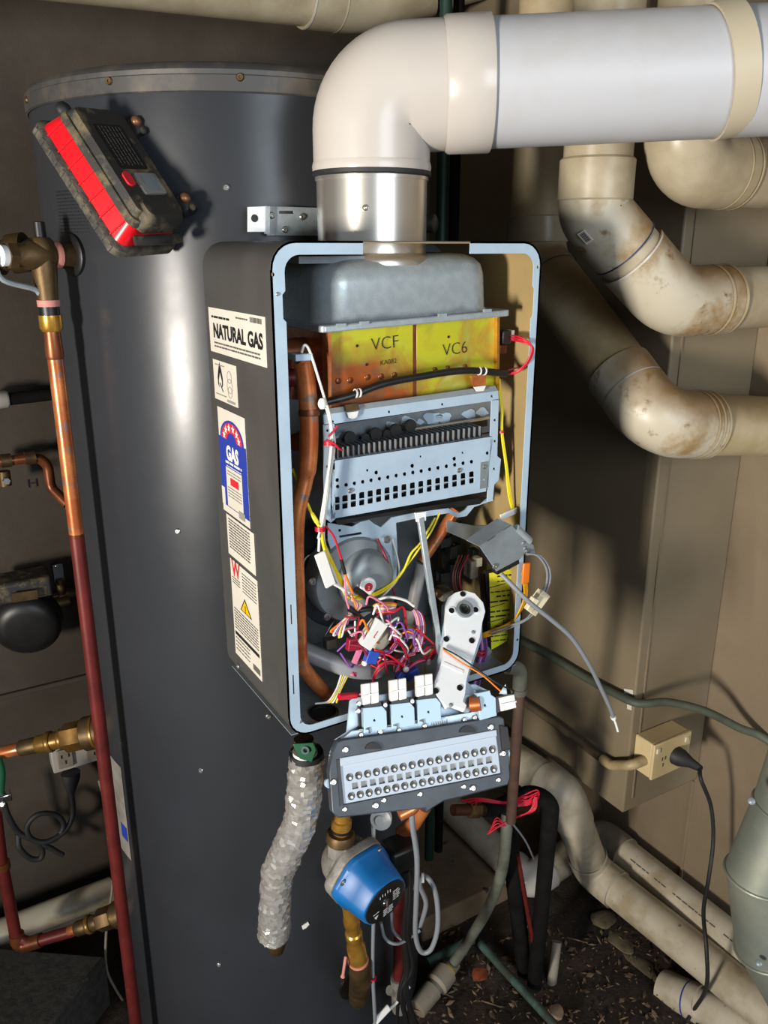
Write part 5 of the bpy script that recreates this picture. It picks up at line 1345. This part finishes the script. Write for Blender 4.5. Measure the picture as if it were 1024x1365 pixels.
# ================================================================== circulation pump under the heater
u0_ = at(459, 1095, 1.03)
pm = thing('circulation_pump', 'blue circulation pump with black dial face below the heater', 'pump', at(470, 1235, 1.03))
fdp = (RT * .66 - UP * .40 - FW * .64).normalized()                 # motor axis towards the viewer's right
vc = at(452, 1164, 1.05)
bs = at(480, 1166, 1.045)
fpz = axis_frame(bs, fdp)
def hexl(r, h, n=6, off=.0, rc=.35):
    out = []
    for k in range(n):
        for s_ in (-rc, 0, rc):
            a = 6.28319 * (k + .0 + s_ * .55) / n + off
            rr = r * (1 - .035 * abs(s_) / rc)
            out.append((rr * math.cos(a), rr * math.sin(a), h))
    return out
MB(fpz).loft([hexl(.052, -.022), hexl(.058, -.016), hexl(.058, -.004), hexl(.056, .0)]).build('volute_flange', 'cast', pm, bevel=.002)
MB().ball(bs - fdp * .03, .042, 12, (1, 1, 1)).build('volute', 'cast', pm)
MB(fpz).loft([hexl(.057, .0), hexl(.057, .007), hexl(.0535, .011), hexl(.049, .035), hexl(.046, .052), hexl(.0425, .059)]).build('motor', 'pump_blue', pm, sharp=50, bevel=.0015)
MB(fpz).lathe([(.0585, .0385), (.0605, .0385), (.0615, .037)], (0, 0, 0), (0, 0, 1), 40).build('dial_face', 'black', pm)
kf = frame(fpz @ V((0, 0, .0618)), (RT - fdp * RT.dot(fdp)), UP - fdp * UP.dot(fdp))
MB(kf).lathe([(0, .0075), (.002, .0072)], (0, .0, 0), (0, 0, 1), 20).build('speed_knob', 'chrome', pm)
MB(kf).box((0, 0, .0024), (.0018, .012, .001)).build('knob_slot', 'ink_soft', pm)
mb = MB()
for k in range(5): mb.box((-.012 + .005 * k, .022 + .002 * (k % 2), 0), (.0012, .006, .0002), kf)
for k in range(5): mb.dashes(.013, .027, .012 - .0048 * k, .0032, kf, k)
for k in range(4): mb.dashes(-.006, .014, -.016 - .0045 * k, .0032, kf, 10 + k)
mb.poly([(-.024, -.014), (-.016, -.014), (-.02, -.022)], .0002, (), kf); mb.dashes(-.026, -.014, -.008, .003, kf, 20)
mb.build('dial_print', 'white', pm)
for k in range(4):
    a = 6.28319 * (k + .5) / 4 + .3; screw_at(fpz @ V((.051 * math.cos(a), .051 * math.sin(a), .0095)), fdp, pm, s=1.2)
bxp = at(532, 1138, 1.10); MB().box(bxp, (.05, .045, .045)).build('terminal_box', 'black', pm, bevel=.006)
MB().lathe([(0, .012), (.03, .012)], at(537, 1158, 1.09), (0, 0, -1), 14).build('cable_gland', 'black', pm)
# brass tails above and below the pump
up_ = thing('brass_tail', 'brass union pipe joining the heater to the top of the blue pump', 'pipe fitting', at(460, 1130, 1.05))
a0, a1 = at(457, 1075, 1.05), at(452, 1140, 1.05)
L = (a1 - a0).length
MB().lathe([(0, .0115), (L * .25, .0125), (L * .27, .0155), (L * .42, .0155), (L * .44, .012), (L * .55, .013)], a0, a1 - a0, 20).build('pipe', 'brass_bright', up_)
MB().lathe([(L * .52, .02), (L * .56, .022), (L * .7, .022), (L * .74, .018)], a0, a1 - a0, 20).build('union', 'brass_dull', up_)
MB().lathe([(L * .7, .02), (L * .95, .02)], a0, a1 - a0, 8).build('union_nut', 'cast', up_)
MB().lathe([(L * .42, .016), (L * .47, .016)], a0, a1 - a0, 20).build('black_ring', 'black', up_)
lo = thing('brass_tail', 'stepped brass nipple below the blue pump screwed into a dark elbow', 'pipe fitting', at(482, 1300, 1.08))
a0, a1 = at(465, 1205, 1.055), at(478, 1282, 1.085)
d = a1 - a0; L = d.length
MB().lathe([(0, .0115), (L * .22, .0115), (L * .24, .0135), (L * .34, .0135), (L * .36, .0118), (L * .46, .0118), (L * .48, .0142), (L * .58, .0142), (L * .6, .0118), (L * .66, .0125), (L * .7, .0155), (L * .95, .0165), (L, .0165)], a0, d, 24).build('nipple', 'brass_bright', lo)
MB().tube(fillet([a1 - d * .02, a1 + d * .28, onC(478, 1330) + V((0, -.0, 0))], .02, 8), .0195, 18).build('elbow', 'brass_dull', lo)
MB().lathe([(L * .95, .0175), (L * 1.0, .0178), (L * 1.06, .0165)], a0, d, 20).build('thread_tape', 'tape_pink', lo)
MB().tube(spline([at(461, 1275, 1.07), at(459, 1288, 1.065), at(457, 1302, 1.065)], 5), [.0025] * 10 + [.004], 8).build('tape_tail', 'tape_pink', lo)
MB().lathe([(-.004, .03), (.004, .03)], onC(470, 1312) , cyl_n(onC(470, 1312)), 24).build('tank_grommet', 'black', lo)
dc = thing('drain_plug', 'clear white round drain cap below the manifold, right of the brass tail', 'cap', at(510, 1092, 1.12))
MB().lathe([(-.012, .016), (.0, .018), (.004, .017), (.005, .009), (.009, .008)], at(508, 1092, 1.12), -FW + RT * -.2, 20).build('cap', 'white', dc)
MB().tube([at(497, 1080, 1.13), at(498, 1117, 1.13)], .0035, 8).build('stem', 'white', dc)
cb_ = thing('copper_bend', 'bright copper bend showing behind the lower edge of the manifold', 'pipe', at(555, 1095, 1.12))
MB().tube(fillet([at(535, 1110, 1.13), at(552, 1098, 1.11), at(566, 1075, 1.10)], .02, 8), .0115, 16).build('pipe', 'copper', cb_)
# grey data cable looping below the manifold
gc = thing('grey_cable', 'pale grey cable looping below the manifold beside the pump', 'cable', at(565, 1270, 1.15))
pts = [at(548, 1065, 1.0), at(550, 1100, 1.0), at(556, 1145, 1.02), at(555, 1200, 1.05), at(554, 1245, 1.08), at(561, 1268, 1.09), at(574, 1266, 1.09), at(583, 1240, 1.09), at(583, 1205, 1.09), at(577, 1180, 1.09), at(566, 1168, 1.10), at(560, 1180, 1.13), at(568, 1205, 1.14), at(560, 1235, 1.15)]
MB().tube(spline(pts, 8), .0042, 10).build('cable', 'w_grey', gc, sharp=80)
MB().tube(spline([at(508, 1230, 1.12), at(513, 1250, 1.12), at(526, 1258, 1.12), at(540, 1254, 1.13), at(560, 1240, 1.14)], 8), .003, 8).build('cable', 'w_grey', gc, sharp=80)
MB().tube(spline([at(522, 1215, 1.14), at(524, 1240, 1.14), at(540, 1256, 1.14)], 8), .003, 8).build('cable', 'w_grey', gc, sharp=80)
MB().ring(at(562, 1170, 1.095), RT, .006, .008, .004, 12).build('white_tie', 'white', gc)
g2 = thing('grey_cable', 'thin grey flex hanging straight down in front of the tank below the pump', 'cable', at(500, 1365, 1.08))
MB().tube(spline([at(498, 1225, 1.08), at(497, 1290, 1.09), at(499, 1340, 1.10), at(501, 1380, 1.11)], 8), .0032, 10).build('cable', 'w_grey', g2, sharp=80)
MB().tube(spline([at(546, 1315, 1.16), at(530, 1335, 1.14), at(512, 1352, 1.12), at(495, 1370, 1.1)], 6), .003, 8).build('flex', 'w_white', g2, sharp=80)
MB().bar(at(519, 1342, 1.125), at(500, 1362, 1.105), .012, .006, -FW).build('flex_sleeve', 'white', g2, bevel=.002)
MB().ring(at(497, 1305, 1.09), (0, 0, 1), .004, .006, .003, 10).build('red_tie', 'w_red', g2)
# black cables
bc = thing('black_cables', 'hank of black power cables hanging right of the blue pump', 'cable', at(545, 1365, 1.15))
for k in range(5):
    pts = [at(530 + 4 * k, 1140 + 3 * k, 1.12), at(540 + 2.2 * k, 1170, 1.12), at(541 + 1.5 * k, 1205 + 4 * k, 1.12), at(538 + 2 * k, 1245, 1.13), at(541 + 3 * k * (k % 2), 1290, 1.14), at(544 - 3 * k, 1325, 1.14), at(556 - 7 * k + 14 * (k % 2), 1385, 1.15)]
    MB().tube(spline(pts, 8), .0046 if k % 2 else .0034, 10).build('cable', 'w_black', bc, sharp=80)
for k in range(2): MB().tube([at(541 + 5 * k, 1160, 1.13), at(544 + 5 * k, 1185, 1.13)], .0042, 8).build('yellow_sleeve', 'w_gold', bc)
rp = thing('tap_riser', 'dull red painted pipe into a grey tap body behind the black cables', 'pipe', at(533, 1330, 1.28))
MB().tube([at(533, 1180, 1.215), at(531, 1312, 1.25)], .0105, 14).build('pipe', 'copper_red', rp)
MB().tube([at(531, 1303, 1.248), at(533, 1345, 1.255)], .0155, 14).build('tap_body', 'cast', rp)
MB().tube([at(519, 1320, 1.24), at(533, 1324, 1.252)], .009, 12).build('spout', 'cast', rp)
# foil-wrapped pipe
fo_ = thing('foil_pipe', 'crinkled foil-wrapped pipe dangling from the heater beside the tank', 'pipe', at(368, 1265, 1.06))
fpts = spline([at(409, 1006, .988), at(406, 1050, 1.0), at(401, 1090, 1.01), at(385, 1130, 1.02), at(370, 1165, 1.03), at(367, 1205, 1.045), at(365, 1235, 1.055), at(365, 1246, 1.058)], 14)
rf = [.0245] * len(fpts)
R0 = random.Random(2); mb = MB(); mb.tube(fpts, rf, 26)
for i, p in enumerate(mb.v):
    mb.v[i] = p + noise.noise_vector(p * 38) * .002 + V((R0.uniform(-1, 1), R0.uniform(-1, 1), R0.uniform(-1, 1))) * .0017
mb.build('foil_wrap', 'foil', fo_, sharp=7)
MB().tube([at(366, 1225, 1.055), at(366, 1240, 1.058), at(366, 1246, 1.06)], [.026, .0265, .024], 20).build('foil_cuff', 'foil', fo_)
MB().tube([at(366, 1240, 1.06), at(369, 1256, 1.062), at(369, 1268, 1.063)], [.019, .0165, .011], 12).build('brass_end', 'brass_dull', fo_)
MB().ring(at(408.5, 1009, .989), (0, 0, 1), .016, .0238, .008, 24).build('foam_sleeve', 'rubber', fo_)
MB().tube([at(405, 985, .99), at(406, 1020, .99)], .014, 18).build('brass_tail', 'brass_dull', fo_)
MB().lathe([(0, .017), (.01, .0172)], at(407, 1009, .985), (0, 0, 1), 18).build('white_collar', 'white', fo_)
gt = MB().poly([at(u, v, .965) for u, v in ((390, 992), (418, 990), (422, 1000), (416, 1016), (400, 1012), (394, 1002))], FW * .004).build('green_tag', 'green', fo_, bevel=.001)
MB().ring(at(407, 1000, .963), -FW, .003, .0055, .002, 14).build('tag_eyelet', 'chrome', gt)

# ================================================================== debris on the soil
R = random.Random(21)
mb = MB()
for i in range(520):
    u, v = R.uniform(520, 960), R.uniform(1235, 1365)
    p = onZ(u, v, 0)
    if p.x > 1.43 or (p - TC).to_2d().length < .33: continue
    z = soil_h(p.x, p.y) + R.uniform(.0, .004); s = R.choice([.003, .004, .006, .008, .012]); a = R.uniform(0, 6.28); a2 = R.uniform(-.5, .5)
    ex, ey = V((math.cos(a), math.sin(a), a2)) * s, V((-math.sin(a), math.cos(a), R.uniform(-.4, .4))) * s * R.uniform(.2, .6)
    c = V((p.x, p.y, z + .002)); mb.add([c - ex, c - ey + V((0, 0, .002)), c + ex, c + ey, c + V((0, 0, .003))], [(0, 1, 4), (1, 2, 4), (2, 3, 4), (3, 0, 4)])
tag(mb.build('litter', 'litter'), 'dry leaf crumbs and bark chips strewn over the dark soil', 'debris', kind='stuff')
def leafm(u, v, s, mt, name, label, ang=0.3):
    c = onZ(u, v, .012); mb = MB(); pr_ = [(0, .03), (.2, .3), (.5, .42), (.75, .3), (1, 0)]
    top_ = [(x - .5, y, .10 * math.sin(3 * x)) for x, y in pr_]; bo = [(x - .5, -y, .10 * math.sin(3 * x + .5)) for x, y in reversed(pr_[:-1])]
    m = Matrix.Translation(c) @ Matrix.Rotation(ang, 4, 'Z') @ Matrix.Scale(s, 4)
    mb.poly(top_ + bo, V((0, 0, .02)), (), m); tag(mb.build(name, mt), label, 'leaf')
leafm(640, 1300, .045, 'leaf', 'dry_leaf', 'curled rust-red leaf on the soil left of the blue-green tube')
def rock(u, v, r, mt, name, label, sc=(1, 1, .7), seed=1, dz=.01, cat='stone'):
    c = onZ(u, v, 0); c.z = soil_h(c.x, c.y) + dz; mb = MB(); mb.ball((0, 0, 0), r, 10, sc)
    mb.v = [c + p * (1 + .35 * noise.noise(p * (1.2 / r) + V((seed, 0, 0)))) for p in mb.v]
    tag(mb.build(name, mt, sharp=25), label, cat)
rock(742, 1345, .017, 'rock', 'stone', 'pinkish angular stone on the soil right of the blue-green tube')
rock(805, 1222, .03, 'mortar', 'mortar_lump', 'pale flat mortar lump on the soil left of the waste pipe elbow', (1.4, .9, .14), 3, .0, 'mortar')
rock(828, 1250, .03, 'mortar', 'mortar_lump', 'pale mortar lump on the soil, middle of the three beside the waste pipe', (.8, 1.4, .14), 6, .0, 'mortar')
rock(855, 1278, .032, 'mortar', 'mortar_lump', 'long pale mortar lump nearest the buried pipe', (.7, 1.5, .14), 9, .0, 'mortar')
rock(890, 1300, .03, 'mortar', 'mortar_lump', 'brownish mortar lump touching the buried white pipe', (1.5, .8, .3), 12, .0, 'mortar')
for k in range(4):
    u, v = [(590, 1325), (655, 1340), (560, 1350), (770, 1255), (700, 1350), (620, 1225), (680, 1225), (800, 1320), (850, 1340)][k]
    c = onZ(u, v, .006); a = R.uniform(0, 3.1); d = V((math.cos(a), math.sin(a), 0)) * R.uniform(.02, .04)
    tag(MB().tube(spline([c - d, c + V((0, 0, .004)), c + d + d.cross(V((0, 0, 1))) * .3], 4), [.0016] * 9, 6).build('twig', 'litter'), ['thin dry twig on the soil right of the threaded coupling', 'thin twig on the soil just left of the blue-green tube end', 'short twig near the bottom edge below the threaded coupling', 'lone twig on bare soil below the mortar lumps'][k], 'twig', 'twigs on the soil')
# ================================================================== plumbing on the left behind the tank
YW_ = 1.80
lp_ = thing('waste_pipe', 'dark grey pipe on the back wall with white end, left of the drain pipe', 'pipe', onY(40, 535, 1.80))
MB().tube([onY(-30, 537, 1.80), onY(66, 526, 1.80), onY(140, 516, 1.80)], .0125, 16).build('pipe', 'lagging', lp_)
MB().lathe([(-.03, .018), (.012, .018), (.016, .015)], onY(0, 533, 1.80), (1, 0, 0), 18).build('end_socket', 'outlet_white', lp_)
ce = thing('copper_branch', 'copper branch pipe on the back wall turning down behind the drain pipe', 'pipe', onY(70, 640, 1.79))
MB().tube(fillet([onY(-20, 618, 1.79), onY(62, 608, 1.79), onY(68, 650, 1.79), onY(90, 672, 1.76)], [.03, .02], 8), .0105, 16).build('pipe', 'copper_brown', ce)
for u, v in ((8, 614), (40, 610)): MB().lathe([(-.01, .014), (.01, .014)], onY(u, v, 1.79), (1, 0, -.0), 16).build('solder_collar', 'brass_dull', ce)
MB().lathe([(0, .012), (.03, .012)], onY(5, 628, 1.79), (0, 0, -1), 12).build('tee_stub', 'brass_dull', ce); 
MB().lathe([(0, .007), (.012, .007)], onY(8, 640, 1.77), (0, -1, 0), 6).build('bleed_screw', 'screw', ce)
mb = MB(); f = frame(onY(43, 644, 1.849), V((1, 0, 0)), V((0, 0, 1)))
for x in (-.008, .008): mb.box((x, 0, .001), (.002, .018, .001), f)
mb.box((0, 0, .001), (.016, .002, .001), f); struct(mb.build('trim_8', 'ink')); 
# dark pump / meter on the wall
mt_ = thing('water_meter', 'black round-faced pump body with dusty lid on the back wall', 'pump', onY(40, 850, 1.77))
c = onY(40, 820, 1.78); 
MB().lathe([(0, .066), (.012, .07), (.018, .066), (.024, .07), (.03, .066), (.036, .07), (.045, .068), (.058, .056), (.062, .04)], c + V((0, .02, -.008)), (-.25, -1, -.15), 32).build('motor_drum', 'black', mt_)
MB().box(onY(28, 780, 1.77), (.115, .08, .045)).build('terminal_lid', 'dusty_black', mt_, bevel=.008)
MB().bar(onY(16, 797, 1.72), onY(50, 792, 1.72), .02, .004, (0, -1, 0)).build('rating_label', 'brass_dull', mt_)
MB().lathe([(-.05, .016), (.035, .016)], onY(70, 806, 1.79), (1, 0, .05), 14).build('pipe_tail', 'brass_dull', mt_)
iv = thing('isolating_valve', 'small tarnished valve with clip between the black pump and drain pipe', 'valve', onY(85, 800, 1.8))
MB().lathe([(-.03, .012), (-.012, .012), (-.011, .018), (.011, .018), (.012, .012), (.05, .012)], onY(85, 795, 1.80), (1, 0, .02), 8).build('body', 'brass_dull', iv)
MB().lathe([(0, .009), (.035, .009)], onY(82, 792, 1.79), (0, 0, 1), 10).build('spindle', 'brass_dull', iv)
MB().box(onY(78, 764, 1.80), (.02, .004, .04)).build('clip', 'steel_dull', iv); screw_at(onY(76, 755, 1.79), (0, -1, 0), iv)
# double outlet with cord
do = thing('power_outlet', 'grey-white double power outlet low on the back wall behind the drain pipe', 'power outlet', onY(100, 1028, 1.80))
q = [onY(u, v, 1.80) for u, v in ((66, 998), (138, 976), (138, 1012), (72, 1032))]
MB().poly(q, (0, .045, 0)).build('plate', 'outlet_white', do, bevel=.003)
for s_ in (.25, .8):
    cc = q[0].lerp(q[1], s_).lerp(q[3].lerp(q[2], s_), .5)
    MB().box(cc + V((0, -.003, 0)), (.034, .008, .048)).build('socket_face', 'pvc_grey', do, bevel=.002)
    for a_, b_ in ((-.008, .008), (.008, .008), (0, -.008)): MB().box(cc + V((a_, -.007, b_)), (.003, .002, .009)).build('pin_slot', 'ink', do)
pc_ = thing('power_lead', 'black plug and looped lead below the grey-white outlet', 'cord', onY(60, 1140, 1.78))
MB().loft([[onY(94, 1030, 1.79) + V((a, b * .8, 0)) for a, b in circ(0, 0, .022, 12)], [onY(95, 1040, 1.785) + V((a, b * .8, 0)) for a, b in circ(0, 0, .02, 12)], [onY(95, 1056, 1.78) + V((a, b, 0)) for a, b in circ(0, 0, .009, 12)]]).build('plug', 'rubber', pc_)
pts = [(95, 1054, 1.78), (97, 1085, 1.78), (86, 1108, 1.77), (62, 1122, 1.76), (42, 1118, 1.76), (36, 1102, 1.76), (50, 1086, 1.76), (74, 1086, 1.77), (85, 1100, 1.77), (74, 1118, 1.77), (58, 1124, 1.77), (70, 1132, 1.77), (84, 1140, 1.77)]
MB().tube(spline([onY(*p) for p in pts], 8), .0062, 10).build('cord', 'rubber', pc_, sharp=80)
pts = [(4, 1062, 1.76), (10, 1085, 1.76), (25, 1110, 1.77), (45, 1120, 1.77), (56, 1132, 1.77), (54, 1144, 1.77), (40, 1144, 1.77), (26, 1130, 1.77), (24, 1112, 1.78)]
MB().tube(spline([onY(*p) for p in pts], 8), .0065, 10).build('cord', 'rubber', pc_, sharp=80)
# upper brass union into the tank
def union(name, label, pts, r, segs):
    t = thing(name, label, 'pipe fitting', pts[0].lerp(pts[1], .5) - V((0, 0, r * 1.5)))
    d = pts[1] - pts[0]; L = d.length
    for nm, a, b, k, mt, n in segs:
        MB().lathe([(a * L, r * k * .94), (a * L + .002, r * k), (b * L - .002, r * k), (b * L, r * k * .94)], pts[0], d, n).build(nm, mt, t)
    return t
ub = union('brass_union', 'stepped brass union feeding the tank above the grey-white outlet', [at(-6, 1005, 1.42), at(160, 968, 1.42)], .017,
           [('copper_tail', 0, .25, .75, 'copper', 18), ('collar', .2, .36, .95, 'brass_dull', 18), ('tapered_body', .34, .55, 1.05, 'brass', 18), ('ring', .42, .46, 1.25, 'brass', 18), ('ring', .52, .56, 1.25, 'brass', 18), ('hex_nut', .56, .72, 1.7, 'brass', 6), ('coupling_nut', .72, .9, 2.0, 'brass_dull', 20), ('ring', .8, .83, 2.1, 'brass', 20), ('tank_nipple', .9, 1.0, 1.5, 'steel_dull', 20)])
# copper riser and lower union
cr = thing('copper_riser', 'brown copper riser at the left edge elbowing right to the lower tank union', 'pipe', at(20, 1265, 1.42))
MB().tube(fillet([at(-6, 1085, 1.42), at(2, 1150, 1.42), at(24, 1262, 1.42), at(100, 1240, 1.42)], [.05, .03], 8), .0125, 16).build('pipe', 'copper_red', cr)
MB().tube(fillet([at(22, 1245, 1.42), at(25, 1262, 1.42), at(55, 1253, 1.42)], .02, 8), .0155, 16).build('elbow', 'copper_brown', cr)
MB().lathe([(-.008, .0145), (.008, .0145)], at(4, 1153, 1.42), (0, 0, 1), 14).build('joint_collar', 'copper_brown', cr)
union('brass_union', 'tarnished brass union entering the tank near the floor', [at(92, 1242, 1.42), at(176, 1212, 1.42)], .0155,
      [('copper_tail', 0, .2, .8, 'copper', 16), ('collar', .12, .3, 1.05, 'brass_dull', 16), ('ring', .3, .36, 1.3, 'brass', 16), ('body', .36, .5, 1.1, 'brass_dull', 16), ('hex_nut', .48, .7, 1.6, 'brass_dull', 6), ('ring', .7, .74, 1.5, 'brass', 16), ('tank_nipple', .74, 1.0, 1.9, 'brass_dull', 16)])
ec = thing('earth_clamp', 'green wire and silver earth clamp on the left copper riser', 'clamp', at(4, 1070, 1.40))
MB().tube(spline([at(-4, 1010, 1.4), at(1, 1028, 1.4), at(0, 1050, 1.4), at(-2, 1068, 1.4)], 5), .009, 10).build('green_wire', 'green', ec)
MB().box(at(6, 1062, 1.395), (.026, .02, .018)).build('clamp_block', 'chrome', ec, bevel=.003); screw_at(at(3, 1072, 1.38), -FW, ec, s=1.4)
wp = thing('wall_waste_pipe', 'pair of grubby white pipes along the foot of the back wall at left', 'pipe', onY(60, 1230, 1.76))
MB().tube([onY(-60, 1268, 1.74), onY(150, 1186, 1.74)], .032, 24).build('pipe', 'pvc_floor', wp)
MB().tube([onY(-60, 1290, 1.72), onY(150, 1212, 1.72)], .022, 20).build('lower_pipe', 'pvc_grey', wp)
tw = tag(MB().tube(spline([at(132, 1040, 1.45), at(150, 1110, 1.45), at(150, 1180, 1.44), at(142, 1240, 1.44), at(142, 1290, 1.44), at(155, 1320, 1.42), at(172, 1345, 1.42)], 6), .0028, 8).build('thin_cable', 'pvc_grey'), 'thin grey cable trailing down between the drain pipe and the plinth', 'cable')
pad = thing('plinth', 'low dark plinth slab on the ground at the lower left', 'plinth', onZ(40, 1320, .0))
zp = .13
pc1, pc2, pc3 = onZ(141, 1274, zp), onZ(66, 1368, zp), onZ(-10, 1262, zp)
e1, e2 = pc2 - pc1, pc3 - pc1
tp = [pc1, pc1 + e1 * 1.4, pc1 + e1 * 1.4 + e2 * 1.2, pc1 + e2 * 1.2]
MB().poly(tp, (0, 0, -zp - .01)).build('slab', 'pad', pad, bevel=.006)
mb = MB(); fpd = frame(onZ(12, 1347, zp + .0004), e1.normalized() * 0 + (onZ(70, 1325, zp) - onZ(12, 1347, zp)), V((0, 0, 1)).cross(onZ(70, 1325, zp) - onZ(12, 1347, zp)))
mb.dashes(0, .16, 0, .014, fpd, 5); mb.build('cast_print', 'pad', pad)
